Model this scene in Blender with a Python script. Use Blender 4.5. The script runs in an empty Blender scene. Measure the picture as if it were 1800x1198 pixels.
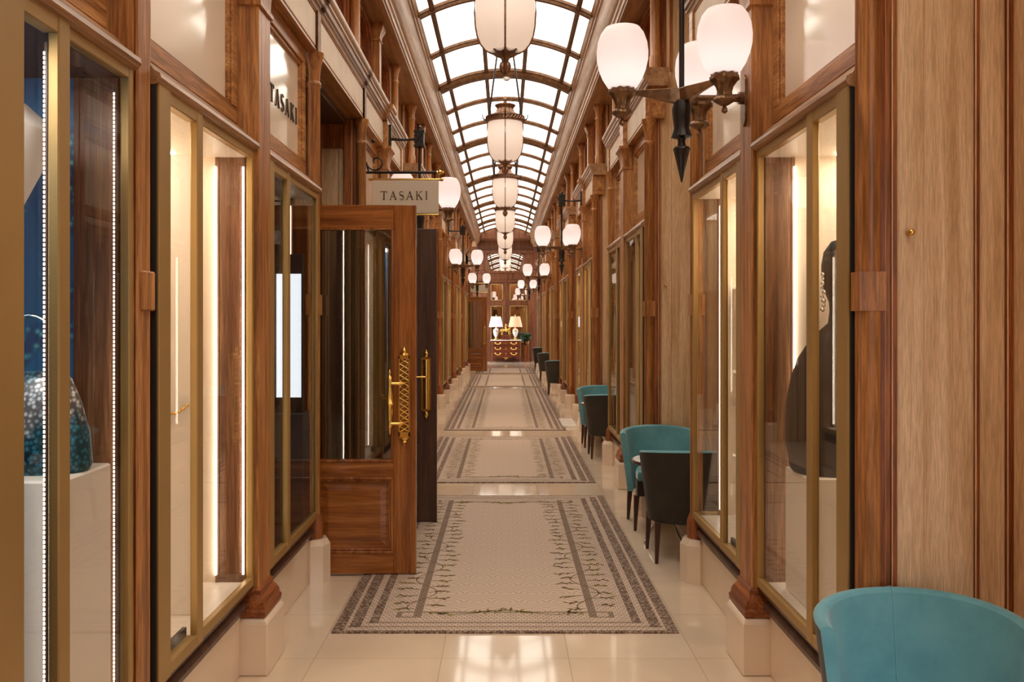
import bpy, bmesh, math, random
from mathutils import Vector, Matrix
random.seed(7)
PI = math.pi
S = bpy.context.scene
COL = S.collection
P = 4.35                       # length of one arcade bay group
YEND = 34.0

# ------------------------------------------------------------------ scene settings
S.view_settings.view_transform = 'Standard'
S.view_settings.look = 'None'
S.view_settings.gamma = 1.0
S.view_settings.exposure = 0.45
S.view_settings.use_curve_mapping = False
S.render.engine = 'CYCLES'
S.cycles.max_bounces = 10
S.cycles.diffuse_bounces = 5
S.cycles.glossy_bounces = 6
S.cycles.transparent_max_bounces = 32
S.cycles.sample_clamp_indirect = 6.0
S.cycles.caustics_reflective = False
S.cycles.caustics_refractive = False
S.cycles.use_denoising = True

# ------------------------------------------------------------------ materials
def newmat(name):
    m = bpy.data.materials.new(name); m.use_nodes = True
    nt = m.node_tree; nt.nodes.clear()
    out = nt.nodes.new('ShaderNodeOutputMaterial')
    return m, nt, out

def N(nt, typ, **kw):
    n = nt.nodes.new(typ)
    for k, v in kw.items():
        if k in ('operation', 'blend_type', 'data_type', 'noise_dimensions', 'feature', 'wave_type', 'bands_direction', 'distance', 'interpolation_type', 'clamp'):
            setattr(n, k, v)
        else:
            n.inputs[k].default_value = v
    return n

def ramp(nt, stops):
    r = nt.nodes.new('ShaderNodeValToRGB')
    e = r.color_ramp.elements
    while len(e) < len(stops): e.new(0.5)
    for i, (p, c) in enumerate(stops):
        e[i].position = p; e[i].color = (c[0], c[1], c[2], 1)
    return r

def coords(nt, scale):
    tc = nt.nodes.new('ShaderNodeTexCoord')
    oi = nt.nodes.new('ShaderNodeObjectInfo')
    mul = nt.nodes.new('ShaderNodeMath'); mul.operation = 'MULTIPLY'; mul.inputs[1].default_value = 37.0
    nt.links.new(oi.outputs['Random'], mul.inputs[0])
    add = nt.nodes.new('ShaderNodeVectorMath'); add.operation = 'ADD'
    nt.links.new(tc.outputs['Object'], add.inputs[0]); nt.links.new(mul.outputs[0], add.inputs[1])
    mp = nt.nodes.new('ShaderNodeMapping'); mp.inputs['Scale'].default_value = scale
    nt.links.new(add.outputs[0], mp.inputs['Vector'])
    return mp

def plain(name, col, rough=0.5, metal=0.0, coat=0.0, spec=0.5, noise=0.0, nscale=20):
    m, nt, out = newmat(name)
    b = nt.nodes.new('ShaderNodeBsdfPrincipled')
    b.inputs['Base Color'].default_value = (*col, 1); b.inputs['Roughness'].default_value = rough
    b.inputs['Metallic'].default_value = metal; b.inputs['Coat Weight'].default_value = coat
    b.inputs['Specular IOR Level'].default_value = spec; b.inputs['Coat Roughness'].default_value = 0.08
    if noise:
        mp = coords(nt, (1, 1, 1))
        no = N(nt, 'ShaderNodeTexNoise', Scale=nscale, Detail=4.0)
        nt.links.new(mp.outputs[0], no.inputs['Vector'])
        r = ramp(nt, [(0.3, [c * (1 - noise) for c in col]), (0.7, [min(1, c * (1 + noise)) for c in col])])
        nt.links.new(no.outputs['Fac'], r.inputs['Fac']); nt.links.new(r.outputs[0], b.inputs['Base Color'])
    nt.links.new(b.outputs[0], out.inputs[0])
    return m

def wood(name, dark, mid, light, axis='z', rough=0.38, coat=0.06, pore=0.5, fine=1.0):
    m, nt, out = newmat(name)
    lo, hi = 1.6, 34.0
    sc = {'z': (hi, hi, lo), 'y': (hi, lo, hi), 'x': (lo, hi, hi)}[axis]
    mp = coords(nt, sc)
    n1 = N(nt, 'ShaderNodeTexNoise', Scale=0.55, Detail=3.0, Distortion=0.8)
    n2 = N(nt, 'ShaderNodeTexNoise', Scale=3.4 * fine, Detail=3.0, Roughness=0.7)
    for n in (n1, n2): nt.links.new(mp.outputs[0], n.inputs['Vector'])
    r1 = ramp(nt, [(0.28, dark), (0.5, mid), (0.74, light)])
    nt.links.new(n1.outputs['Fac'], r1.inputs['Fac'])
    r2 = ramp(nt, [(0.40, (1 - pore,) * 3), (0.60, (1.12,) * 3)])
    nt.links.new(n2.outputs['Fac'], r2.inputs['Fac'])
    mx = nt.nodes.new('ShaderNodeMixRGB'); mx.blend_type = 'MULTIPLY'; mx.inputs[0].default_value = 0.8
    nt.links.new(r1.outputs[0], mx.inputs[1]); nt.links.new(r2.outputs[0], mx.inputs[2])
    b = nt.nodes.new('ShaderNodeBsdfPrincipled')
    b.inputs['Roughness'].default_value = rough; b.inputs['Coat Weight'].default_value = coat
    b.inputs['Coat Roughness'].default_value = 0.15; b.inputs['Specular IOR Level'].default_value = 0.35
    nt.links.new(mx.outputs[0], b.inputs['Base Color'])
    bp = nt.nodes.new('ShaderNodeBump'); bp.inputs['Strength'].default_value = 0.12; bp.inputs['Distance'].default_value = 0.004
    nt.links.new(n2.outputs['Fac'], bp.inputs['Height']); nt.links.new(bp.outputs[0], b.inputs['Normal'])
    nt.links.new(b.outputs[0], out.inputs[0])
    return m

def emission(name, col, strength):
    m, nt, out = newmat(name)
    e = nt.nodes.new('ShaderNodeEmission'); e.inputs[0].default_value = (*col, 1); e.inputs[1].default_value = strength
    nt.links.new(e.outputs[0], out.inputs[0]); return m

def glass_sheet(name, tint=(1, 1, 1), base=0.03, gain=0.45, power=4.0):
    m, nt, out = newmat(name)
    lw = nt.nodes.new('ShaderNodeLayerWeight'); lw.inputs['Blend'].default_value = 0.5
    pw = N(nt, 'ShaderNodeMath', operation='POWER'); pw.inputs[1].default_value = power
    ma = N(nt, 'ShaderNodeMath', operation='MULTIPLY_ADD'); ma.inputs[1].default_value = gain; ma.inputs[2].default_value = base
    ma.use_clamp = True
    nt.links.new(lw.outputs['Facing'], pw.inputs[0]); nt.links.new(pw.outputs[0], ma.inputs[0])
    t = nt.nodes.new('ShaderNodeBsdfTransparent'); t.inputs[0].default_value = (*tint, 1)
    g = nt.nodes.new('ShaderNodeBsdfGlossy'); g.inputs['Roughness'].default_value = 0.0
    mx = nt.nodes.new('ShaderNodeMixShader')
    nt.links.new(ma.outputs[0], mx.inputs[0]); nt.links.new(t.outputs[0], mx.inputs[1]); nt.links.new(g.outputs[0], mx.inputs[2])
    nt.links.new(mx.outputs[0], out.inputs[0]); return m

def opal(name, tint, glow, gcol=(1.0, 0.86, 0.76)):
    """opal lamp glass: lets the bulb inside shine through and glows evenly itself"""
    m, nt, out = newmat(name)
    tr = nt.nodes.new('ShaderNodeBsdfTranslucent'); tr.inputs[0].default_value = (*tint, 1)
    df = nt.nodes.new('ShaderNodeBsdfPrincipled'); df.inputs['Base Color'].default_value = (0.9, 0.82, 0.76, 1); df.inputs['Roughness'].default_value = 0.25
    mx = nt.nodes.new('ShaderNodeMixShader'); mx.inputs[0].default_value = 0.3
    nt.links.new(tr.outputs[0], mx.inputs[1]); nt.links.new(df.outputs[0], mx.inputs[2])
    e = nt.nodes.new('ShaderNodeEmission'); e.inputs[0].default_value = (*gcol, 1); e.inputs[1].default_value = glow
    ad = nt.nodes.new('ShaderNodeAddShader')
    nt.links.new(mx.outputs[0], ad.inputs[0]); nt.links.new(e.outputs[0], ad.inputs[1])
    nt.links.new(ad.outputs[0], out.inputs[0]); return m

M = {}
M['oak_v'] = wood('oak_upright', (0.23, 0.078, 0.018), (0.43, 0.172, 0.048), (0.60, 0.29, 0.10), 'z')
M['oak_h'] = wood('oak_lengthwise', (0.25, 0.088, 0.022), (0.44, 0.185, 0.056), (0.60, 0.31, 0.115), 'y')
M['oak_x'] = wood('oak_crosswise', (0.23, 0.078, 0.018), (0.43, 0.172, 0.048), (0.60, 0.29, 0.10), 'x')
M['red_v'] = wood('mahogany_upright', (0.15, 0.036, 0.008), (0.28, 0.080, 0.020), (0.42, 0.15, 0.045), 'z')
M['red_h'] = wood('mahogany_lengthwise', (0.15, 0.036, 0.008), (0.28, 0.080, 0.020), (0.42, 0.15, 0.045), 'y')
M['door_v'] = wood('door_oak_upright', (0.16, 0.042, 0.008), (0.30, 0.095, 0.018), (0.42, 0.16, 0.04), 'z', 0.25, 0.5, 0.3)
M['door_x'] = wood('door_oak_crosswise', (0.16, 0.042, 0.008), (0.30, 0.095, 0.018), (0.42, 0.16, 0.04), 'x', 0.25, 0.5, 0.3)
M['limed'] = wood('limed_oak', (0.52, 0.32, 0.155), (0.68, 0.46, 0.26), (0.80, 0.60, 0.38), 'z', 0.45, 0.1, 0.25, 2.0)
M['pale_h'] = wood('pale_oak_lengthwise', (0.22, 0.105, 0.042), (0.36, 0.19, 0.085), (0.48, 0.28, 0.14), 'y', 0.4, 0.15, 0.3)
M['rib'] = wood('skylight_rib_oak', (0.10, 0.042, 0.016), (0.17, 0.075, 0.030), (0.24, 0.12, 0.05), 'y', 0.4, 0.0)
M['red_dark'] = wood('dark_mahogany', (0.09, 0.024, 0.008), (0.16, 0.05, 0.018), (0.24, 0.085, 0.03), 'z')
M['umber'] = wood('umber_painted_oak', (0.06, 0.026, 0.015), (0.088, 0.041, 0.025), (0.12, 0.06, 0.038), 'z', 0.4, 0.1, 0.2)  # dark brown wood of the second door leaf, sills and hall
M['parchment'] = plain('parchment', (0.60, 0.46, 0.33), 0.55, noise=0.08, nscale=6)
M['marble'] = plain('cream_marble', (0.74, 0.60, 0.46), 0.18, coat=0.3, noise=0.05, nscale=3)
M['white_marble'] = plain('white_marble', (0.9, 0.86, 0.8), 0.2, noise=0.04, nscale=3)
M['brass'] = plain('bronze_brass', (0.40, 0.25, 0.085), 0.42, 0.45, noise=0.10, nscale=2)
M['gold'] = plain('polished_gold', (0.90, 0.58, 0.16), 0.22, 1.0)
M['bronze'] = plain('dark_bronze', (0.20, 0.11, 0.055), 0.35, 0.85, noise=0.35, nscale=30)
M['lantern_bronze'] = plain('lantern_bronze', (0.26, 0.14, 0.085), 0.4, 0.7, noise=0.35, nscale=40)
M['black_iron'] = plain('black_iron', (0.022, 0.016, 0.013), 0.4, 0.5)
M['black'] = plain('black_rubber', (0.012, 0.01, 0.01), 0.5)
M['cream'] = plain('cream_lining', (0.80, 0.67, 0.52), 0.6)
M['ivory'] = plain('ivory_lacquer', (0.86, 0.79, 0.70), 0.4)
M['brownlining'] = wood('brown_lining', (0.10, 0.04, 0.018), (0.20, 0.085, 0.036), (0.30, 0.15, 0.07), 'z')
M['blacklining'] = plain('black_lining', (0.012, 0.012, 0.018), 0.5)
M['teal'] = None
M['mirror'] = plain('mirror_silver', (0.86, 0.80, 0.74), 0.01, 1.0)
M['glass'] = glass_sheet('window_glass', (0.98, 0.97, 0.95))
M['doorglass'] = glass_sheet('bevelled_door_glass', (0.62, 0.58, 0.54), base=0.20, gain=0.6, power=3)
M['led'] = emission('light_strip_diodes', (1.0, 0.86, 0.70), 9.0)
M['ledcool'] = emission('light_strip_cool_diodes', (1.0, 0.92, 0.84), 6.0)
M['fillpanel'] = emission('added_case_fill', (1.0, 0.88, 0.72), 11.0)  # added fill light for the cream cases, kept out of sight
M['fillpanel_cool'] = emission('added_case_fill_cool', (1.0, 0.95, 0.9), 16.0)  # stronger added fill for the nearest left case, also out of sight
M['bulb'] = emission('lamp_bulb', (1.0, 0.91, 0.90), 5.0)
M['opal'] = opal('opal_globe_glass', (0.95, 0.90, 0.90), 0.10, (1.0, 0.86, 0.82))
M['opal_big'] = opal('opal_lantern_glass', (0.95, 0.84, 0.74), 0.16, (1.0, 0.83, 0.66))
M['sky_pane'] = emission('backlit_skylight_glass', (1.0, 0.90, 0.77), 2.9)
M['screen'] = emission('lit_screen', (0.85, 0.92, 1.0), 1.1)
M['walnut'] = plain('walnut_leg', (0.055, 0.018, 0.01), 0.35, coat=0.2)
M['chrome'] = plain('chrome', (0.75, 0.73, 0.70), 0.15, 1.0)
M['silver'] = plain('silver_gem', (0.85, 0.83, 0.8), 0.15, 1.0)
M['shade_white'] = None
M['leaf'] = plain('dark_leaf', (0.02, 0.05, 0.018), 0.4)
M['letters'] = plain('dark_bronze_lettering', (0.06, 0.035, 0.018), 0.4, 0.3)
M['sign'] = plain('cream_sign_enamel', (0.66, 0.55, 0.41), 0.35)
M['transom'] = plain('frosted_transom_glass', (0.86, 0.74, 0.58), 0.12, coat=1.0)
M['white_plastic'] = plain('white_plastic', (0.8, 0.78, 0.75), 0.4)

def cloth(name, c1, c2, sheen=0.6):
    m, nt, out = newmat(name)
    mp = coords(nt, (1, 1, 1))
    n1 = N(nt, 'ShaderNodeTexNoise', Scale=5.0, Detail=5.0, Roughness=0.65)
    nt.links.new(mp.outputs[0], n1.inputs['Vector'])
    r = ramp(nt, [(0.3, c1), (0.7, c2)]); nt.links.new(n1.outputs['Fac'], r.inputs['Fac'])
    b = nt.nodes.new('ShaderNodeBsdfPrincipled'); b.inputs['Roughness'].default_value = 0.75
    b.inputs['Sheen Weight'].default_value = sheen; b.inputs['Sheen Roughness'].default_value = 0.4
    nt.links.new(r.outputs[0], b.inputs['Base Color'])
    n2 = N(nt, 'ShaderNodeTexNoise', Scale=420.0, Detail=2.0)
    nt.links.new(mp.outputs[0], n2.inputs['Vector'])
    bp = nt.nodes.new('ShaderNodeBump'); bp.inputs['Strength'].default_value = 0.15; bp.inputs['Distance'].default_value = 0.002
    nt.links.new(n2.outputs['Fac'], bp.inputs['Height']); nt.links.new(bp.outputs[0], b.inputs['Normal'])
    nt.links.new(b.outputs[0], out.inputs[0]); return m
M['teal'] = cloth('teal_velvet', (0.085, 0.28, 0.33), (0.15, 0.39, 0.43))
M['darkvelvet'] = cloth('dark_brown_velvet', (0.020, 0.015, 0.008), (0.038, 0.029, 0.017), 0.12)
M['blackcloth'] = cloth('black_cloth', (0.004, 0.004, 0.005), (0.008, 0.008, 0.010), 0.0)

def floor_material():
    m, nt, out = newmat('polished_marble_floor')
    tc = nt.nodes.new('ShaderNodeTexCoord')
    br = nt.nodes.new('ShaderNodeTexBrick')
    br.offset = 0.0
    for k, v in {'Scale': 1.0, 'Mortar Size': 0.0025, 'Mortar Smooth': 0.2, 'Brick Width': 0.62, 'Row Height': 0.62, 'Bias': 0.0}.items(): br.inputs[k].default_value = v
    br.inputs['Color1'].default_value = (0.66, 0.52, 0.385, 1); br.inputs['Color2'].default_value = (0.71, 0.57, 0.43, 1); br.inputs['Mortar'].default_value = (0.50, 0.38, 0.27, 1)
    mp = nt.nodes.new('ShaderNodeMapping'); mp.inputs['Location'].default_value = (0.31, 0.18, 0)
    nt.links.new(tc.outputs['Object'], mp.inputs[0]); nt.links.new(mp.outputs[0], br.inputs['Vector'])
    no = N(nt, 'ShaderNodeTexNoise', Scale=1.3, Detail=6.0, Distortion=1.5)
    nt.links.new(tc.outputs['Object'], no.inputs['Vector'])
    r = ramp(nt, [(0.35, (0.93, 0.93, 0.93)), (0.65, (1.05, 1.05, 1.05))]); nt.links.new(no.outputs['Fac'], r.inputs['Fac'])
    mx = nt.nodes.new('ShaderNodeMixRGB'); mx.blend_type = 'MULTIPLY'; mx.inputs[0].default_value = 1.0
    nt.links.new(br.outputs['Color'], mx.inputs[1]); nt.links.new(r.outputs[0], mx.inputs[2])
    b = nt.nodes.new('ShaderNodeBsdfPrincipled'); b.inputs['Roughness'].default_value = 0.07
    b.inputs['Specular IOR Level'].default_value = 0.6
    nt.links.new(mx.outputs[0], b.inputs['Base Color']); nt.links.new(b.outputs[0], out.inputs[0])
    return m
M['floor'] = floor_material()

def rug_material(name, half_w, half_l):
    """mosaic-look carpet: side bands, end lines, grey inner stripes; object origin is at the rug's middle"""
    m, nt, out = newmat(name)
    tc = nt.nodes.new('ShaderNodeTexCoord')
    sp = nt.nodes.new('ShaderNodeSeparateXYZ'); nt.links.new(tc.outputs['Object'], sp.inputs[0])
    def math1(op, a, b=None):
        n = nt.nodes.new('ShaderNodeMath'); n.operation = op
        for i, v in enumerate((a, b)):
            if v is None: continue
            if isinstance(v, (int, float)): n.inputs[i].default_value = v
            else: nt.links.new(v, n.inputs[i])
        return n.outputs[0]
    dx = math1('SUBTRACT', half_w, math1('ABSOLUTE', sp.outputs['X']))
    dy = math1('SUBTRACT', half_l, math1('ABSOLUTE', sp.outputs['Y']))
    def band(d, a, b):
        return math1('MULTIPLY', math1('GREATER_THAN', d, a), math1('LESS_THAN', d, b))
    def mx_(a, b): return math1('MAXIMUM', a, b)
    inner = math1('GREATER_THAN', dy, 0.13)
    dark = mx_(band(dx, -1, 0.06), band(dy, -1, 0.022))
    dark = mx_(dark, math1('MULTIPLY', band(dx, 0.080, 0.140), math1('GREATER_THAN', dy, 0.065)))
    dark = mx_(dark, math1('MULTIPLY', band(dx, 0.178, 0.226), inner))
    thin = mx_(math1('MULTIPLY', band(dy, 0.068, 0.08), math1('GREATER_THAN', dx, 0.07)), math1('MULTIPLY', band(dy, 0.132, 0.146), math1('GREATER_THAN', dx, 0.165)))
    grey = math1('MULTIPLY', band(dx, 0.405, 0.45), math1('GREATER_THAN', dy, 0.215))
    grey = mx_(grey, math1('MULTIPLY', band(dy, 0.215, 0.232), band(dx, 0.31, 0.45)))
    grey = mx_(grey, math1('MULTIPLY', band(dy, 0.295, 0.312), math1('GREATER_THAN', dx, 0.31)))
    grey = mx_(grey, math1('MULTIPLY', band(dx, 0.31, 0.34), band(dy, 0.215, 0.312)))
    field = math1('MULTIPLY', math1('GREATER_THAN', dx, 0.45), math1('GREATER_THAN', dy, 0.31))
    sw = N(nt, 'ShaderNodeTexNoise', Scale=60.0, Detail=2.0); nt.links.new(tc.outputs['Object'], sw.inputs['Vector'])
    base = nt.nodes.new('ShaderNodeMixRGB'); base.inputs[1].default_value = (0.62, 0.48, 0.38, 1); base.inputs[2].default_value = (0.55, 0.42, 0.325, 1)
    nt.links.new(field, base.inputs[0])
    def over(prev, mask, col, amt):
        n = nt.nodes.new('ShaderNodeMixRGB'); n.inputs[2].default_value = (*col, 1)
        nt.links.new(math1('MULTIPLY', mask, amt), n.inputs[0]); nt.links.new(prev, n.inputs[1]); return n.outputs[0]
    spk = ramp(nt, [(0.42, (1, 1, 1)), (0.62, (0.45, 0.45, 0.45))]); nt.links.new(sw.outputs['Fac'], spk.inputs['Fac'])
    c = over(base.outputs[0], dark, (0.17, 0.105, 0.075), spk.outputs[0])
    c = over(c, thin, (0.16, 0.09, 0.06), 0.8)
    c = over(c, grey, (0.24, 0.165, 0.115), 0.85)
    # tesserae
    br = nt.nodes.new('ShaderNodeTexBrick'); br.offset = 0.5
    for k, v in {'Scale': 1.0, 'Mortar Size': 0.0036, 'Mortar Smooth': 0.3, 'Brick Width': 0.030, 'Row Height': 0.025}.items(): br.inputs[k].default_value = v
    br.inputs['Color1'].default_value = (1.0, 1.0, 1.0, 1); br.inputs['Color2'].default_value = (0.84, 0.84, 0.84, 1); br.inputs['Mortar'].default_value = (0.52, 0.49, 0.46, 1)
    nt.links.new(tc.outputs['Object'], br.inputs['Vector'])
    # scalloped arcs in the field
    wv = nt.nodes.new('ShaderNodeTexWave'); wv.wave_type = 'RINGS'; wv.rings_direction = 'SPHERICAL'
    wv.inputs['Scale'].default_value = 9.0; wv.inputs['Distortion'].default_value = 0.0
    frac = nt.nodes.new('ShaderNodeVectorMath'); frac.operation = 'MODULO'; frac.inputs[1].default_value = (0.16, 0.16, 1)
    sh = nt.nodes.new('ShaderNodeVectorMath'); sh.operation = 'ADD'; sh.inputs[1].default_value = (10, 20, 0)
    nt.links.new(tc.outputs['Object'], sh.inputs[0]); nt.links.new(sh.outputs[0], frac.inputs[0])
    ce = nt.nodes.new('ShaderNodeVectorMath'); ce.operation = 'SUBTRACT'; ce.inputs[1].default_value = (0.08, 0.0, 0)
    nt.links.new(frac.outputs[0], ce.inputs[0]); nt.links.new(ce.outputs[0], wv.inputs['Vector'])
    wr = ramp(nt, [(0.2, (0.86, 0.86, 0.86)), (0.7, (1.06, 1.06, 1.06))]); nt.links.new(wv.outputs['Fac'], wr.inputs['Fac'])
    pick = nt.nodes.new('ShaderNodeMixRGB'); nt.links.new(field, pick.inputs[0]); nt.links.new(br.outputs['Color'], pick.inputs[1]); nt.links.new(wr.outputs[0], pick.inputs[2])
    mul = nt.nodes.new('ShaderNodeMixRGB'); mul.blend_type = 'MULTIPLY'; mul.inputs[0].default_value = 1.0
    nt.links.new(c, mul.inputs[1]); nt.links.new(pick.outputs[0], mul.inputs[2])
    b = nt.nodes.new('ShaderNodeBsdfPrincipled'); b.inputs['Roughness'].default_value = 0.85; b.inputs['Specular IOR Level'].default_value = 0.2
    nt.links.new(mul.outputs[0], b.inputs['Base Color']); nt.links.new(b.outputs[0], out.inputs[0])
    return m

def foliage_backdrop():  # outdoor foliage mirrored in the window glass, painted onto the case lining
    m, nt, out = newmat('painted_foliage_reflection')
    mp = coords(nt, (1, 1, 1))
    v = nt.nodes.new('ShaderNodeTexVoronoi'); v.inputs['Scale'].default_value = 38.0
    n = N(nt, 'ShaderNodeTexNoise', Scale=5.5, Detail=2.0)
    nt.links.new(mp.outputs[0], v.inputs['Vector']); nt.links.new(mp.outputs[0], n.inputs['Vector'])
    r = ramp(nt, [(0.0, (0.35, 0.85, 0.70)), (0.28, (0.03, 0.30, 0.42)), (0.5, (0.01, 0.09, 0.22))]); nt.links.new(v.outputs['Distance'], r.inputs['Fac'])
    r2 = ramp(nt, [(0.50, (0, 0, 0)), (0.58, (1, 1, 1))]); nt.links.new(n.outputs['Fac'], r2.inputs['Fac'])
    mx = nt.nodes.new('ShaderNodeMixRGB'); mx.inputs[1].default_value = (0.012, 0.16, 0.34, 1)
    nt.links.new(r2.outputs[0], mx.inputs[0]); nt.links.new(r.outputs[0], mx.inputs[2])
    b = nt.nodes.new('ShaderNodeBsdfPrincipled'); b.inputs['Roughness'].default_value = 0.3
    nt.links.new(mx.outputs[0], b.inputs['Base Color']); nt.links.new(b.outputs[0], out.inputs[0]); return m
M['foliage'] = foliage_backdrop()

def woven():
    m, nt, out = newmat('woven_sequins')
    mp = coords(nt, (1, 1, 1))
    v = nt.nodes.new('ShaderNodeTexVoronoi'); v.inputs['Scale'].default_value = 75.0
    n = N(nt, 'ShaderNodeTexNoise', Scale=7.0, Detail=2.0)
    nt.links.new(mp.outputs[0], v.inputs['Vector']); nt.links.new(mp.outputs[0], n.inputs['Vector'])
    r = ramp(nt, [(0.42, (0.60, 0.58, 0.55)), (0.56, (0.03, 0.15, 0.22))]); nt.links.new(n.outputs['Fac'], r.inputs['Fac'])
    r2 = ramp(nt, [(0.15, (1.7, 1.7, 1.7)), (0.6, (0.25, 0.25, 0.25))]); nt.links.new(v.outputs['Distance'], r2.inputs['Fac'])
    mx = nt.nodes.new('ShaderNodeMixRGB'); mx.blend_type = 'MULTIPLY'; mx.inputs[0].default_value = 1
    nt.links.new(r.outputs[0], mx.inputs[1]); nt.links.new(r2.outputs[0], mx.inputs[2])
    b = nt.nodes.new('ShaderNodeBsdfPrincipled'); b.inputs['Roughness'].default_value = 0.3; b.inputs['Metallic'].default_value = 0.4
    nt.links.new(mx.outputs[0], b.inputs['Base Color']); nt.links.new(b.outputs[0], out.inputs[0]); return m
M['woven'] = woven()

def lampshade(name, col, glow):
    m, nt, out = newmat(name)
    tr = nt.nodes.new('ShaderNodeBsdfTranslucent'); tr.inputs[0].default_value = (*col, 1)
    df = nt.nodes.new('ShaderNodeBsdfDiffuse'); df.inputs[0].default_value = (*col, 1)
    mx = nt.nodes.new('ShaderNodeMixShader'); mx.inputs[0].default_value = 0.5
    nt.links.new(tr.outputs[0], mx.inputs[1]); nt.links.new(df.outputs[0], mx.inputs[2])
    e = nt.nodes.new('ShaderNodeEmission'); e.inputs[0].default_value = (*col, 1); e.inputs[1].default_value = glow
    ad = nt.nodes.new('ShaderNodeAddShader'); nt.links.new(mx.outputs[0], ad.inputs[0]); nt.links.new(e.outputs[0], ad.inputs[1])
    nt.links.new(ad.outputs[0], out.inputs[0]); return m
M['shade_white'] = lampshade('cool_white_lampshade', (0.85, 0.86, 0.92), 0.12)
M['shade_cream'] = lampshade('cream_lampshade', (0.9, 0.72, 0.52), 0.12)

# ------------------------------------------------------------------ mesh builder
class MB:
    def __init__(s, sx=1): s.v = []; s.f = []; s.mi = []; s.sx = sx
    def _add(s, vs, fs, mi=0):
        o = len(s.v); s.v += [tuple(p) for p in vs]
        for f in fs: s.f.append([o + i for i in f]); s.mi.append(mi)
    def box(s, x0, x1, y0, y1, z0, z1, mi=0):
        vs = [(x, y, z) for z in (z0, z1) for y in (y0, y1) for x in (x0, x1)]
        s._add(vs, [(0, 2, 3, 1), (4, 5, 7, 6), (0, 1, 5, 4), (2, 6, 7, 3), (0, 4, 6, 2), (1, 3, 7, 5)], mi); return s
    def loft(s, rings, cap=True, mi=0, closed=True):
        n = len(rings[0]); vs = [p for r in rings for p in r]; fs = []
        for i in range(len(rings) - 1):
            for j in range(n if closed else n - 1):
                a = i * n + j; b = i * n + (j + 1) % n
                fs.append((a, b, b + n, a + n))
        if cap: fs.append(tuple(range(n - 1, -1, -1))); fs.append(tuple(range((len(rings) - 1) * n, len(rings) * n)))
        s._add(vs, fs, mi); return s
    def rects(s, x0, x1, y0, y1, steps, mi=0):
        """stack of rectangles grown by an offset: [(z, off)]"""
        return s.loft([[(x0 - o, y0 - o, z), (x1 + o, y0 - o, z), (x1 + o, y1 + o, z), (x0 - o, y1 + o, z)] for z, o in steps], True, mi)
    def lathe(s, prof, cx=0, cy=0, cz=0, seg=20, mi=0, flute=0, fa=0.0):
        rings = []
        for r, z in prof:
            r = max(r, 0.0004)
            rings.append([(cx + r * (1 + fa * math.cos(flute * 2 * PI * k / seg)) * math.cos(2 * PI * k / seg), cy + r * (1 + fa * math.cos(flute * 2 * PI * k / seg)) * math.sin(2 * PI * k / seg), cz + z) for k in range(seg)])
        if prof[0][1] > prof[-1][1]: rings.reverse()
        return s.loft(rings, True, mi)
    def tube(s, path, r, seg=8, mi=0):
        path = [Vector(p) for p in path]; rings = []
        rr = r if isinstance(r, (list, tuple)) else [r] * len(path)
        up = Vector((0, 0, 1))
        for i, p in enumerate(path):
            t = (path[min(i + 1, len(path) - 1)] - path[max(i - 1, 0)]).normalized()
            a = t.cross(up)
            if a.length < 1e-3: a = t.cross(Vector((1, 0, 0)))
            a.normalize(); b = a.cross(t).normalized()
            if b.dot(up) < 0 and abs(t.z) < 0.9: a, b = -a, -b
            rings.append([tuple(p + (a * math.cos(2 * PI * k / seg) + b * math.sin(2 * PI * k / seg)) * rr[i]) for k in range(seg)])
        return s.loft(rings, True, mi)
    def along_y(s, prof, y0, y1, mi=0):
        """closed (x,z) outline swept along the corridor"""
        n = len(prof)
        a = [(x, y0, z) for x, z in prof]; b = [(x, y1, z) for x, z in prof]
        s._add(a + b, [tuple(range(n)), tuple(range(2 * n - 1, n - 1, -1))] + [(i, i + n, (i + 1) % n + n, (i + 1) % n) for i in range(n)], mi); return s
    def prism(s, pts, vec, mi=0):
        n = len(pts); v = Vector(vec)
        b = [tuple(Vector(p) + v) for p in pts]
        s._add(list(pts) + b, [tuple(range(n - 1, -1, -1)), tuple(range(n, 2 * n))] + [(i, (i + 1) % n, (i + 1) % n + n, i + n) for i in range(n)], mi); return s
    def sphere(s, c, r, seg=14, rings=8, mi=0, sc=(1, 1, 1)):
        R = []
        for i in range(rings + 1):
            a = -PI / 2 + PI * i / rings; q = max(math.cos(a), 0.001)
            R.append([(c[0] + sc[0] * r * q * math.cos(2 * PI * k / seg), c[1] + sc[1] * r * q * math.sin(2 * PI * k / seg), c[2] + sc[2] * r * math.sin(a)) for k in range(seg)])
        return s.loft(R, True, mi)
    def mesh(s, name, mats, smooth=None, bevel=0.0, seg=1):
        me = bpy.data.meshes.new(name)
        vs = [(p[0] * s.sx, p[1], p[2]) for p in s.v]
        me.from_pydata(vs, [], s.f)
        for m in (mats if isinstance(mats, (list, tuple)) else [mats]): me.materials.append(m)
        me.polygons.foreach_set('material_index', s.mi)
        bm = bmesh.new(); bm.from_mesh(me)
        bmesh.ops.recalc_face_normals(bm, faces=bm.faces)
        if bevel:
            ed = [e for e in bm.edges if len(e.link_faces) == 2 and e.calc_face_angle(0) > 0.6]
            bmesh.ops.bevel(bm, geom=ed, offset=bevel, segments=seg, affect='EDGES', profile=0.5, clamp_overlap=True)
        bm.to_mesh(me); bm.free()
        if smooth is not None:
            me.polygons.foreach_set('use_smooth', [True] * len(me.polygons))
            try: me.set_sharp_from_angle(angle=math.radians(smooth))
            except Exception: pass
        me.update(); return me

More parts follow.
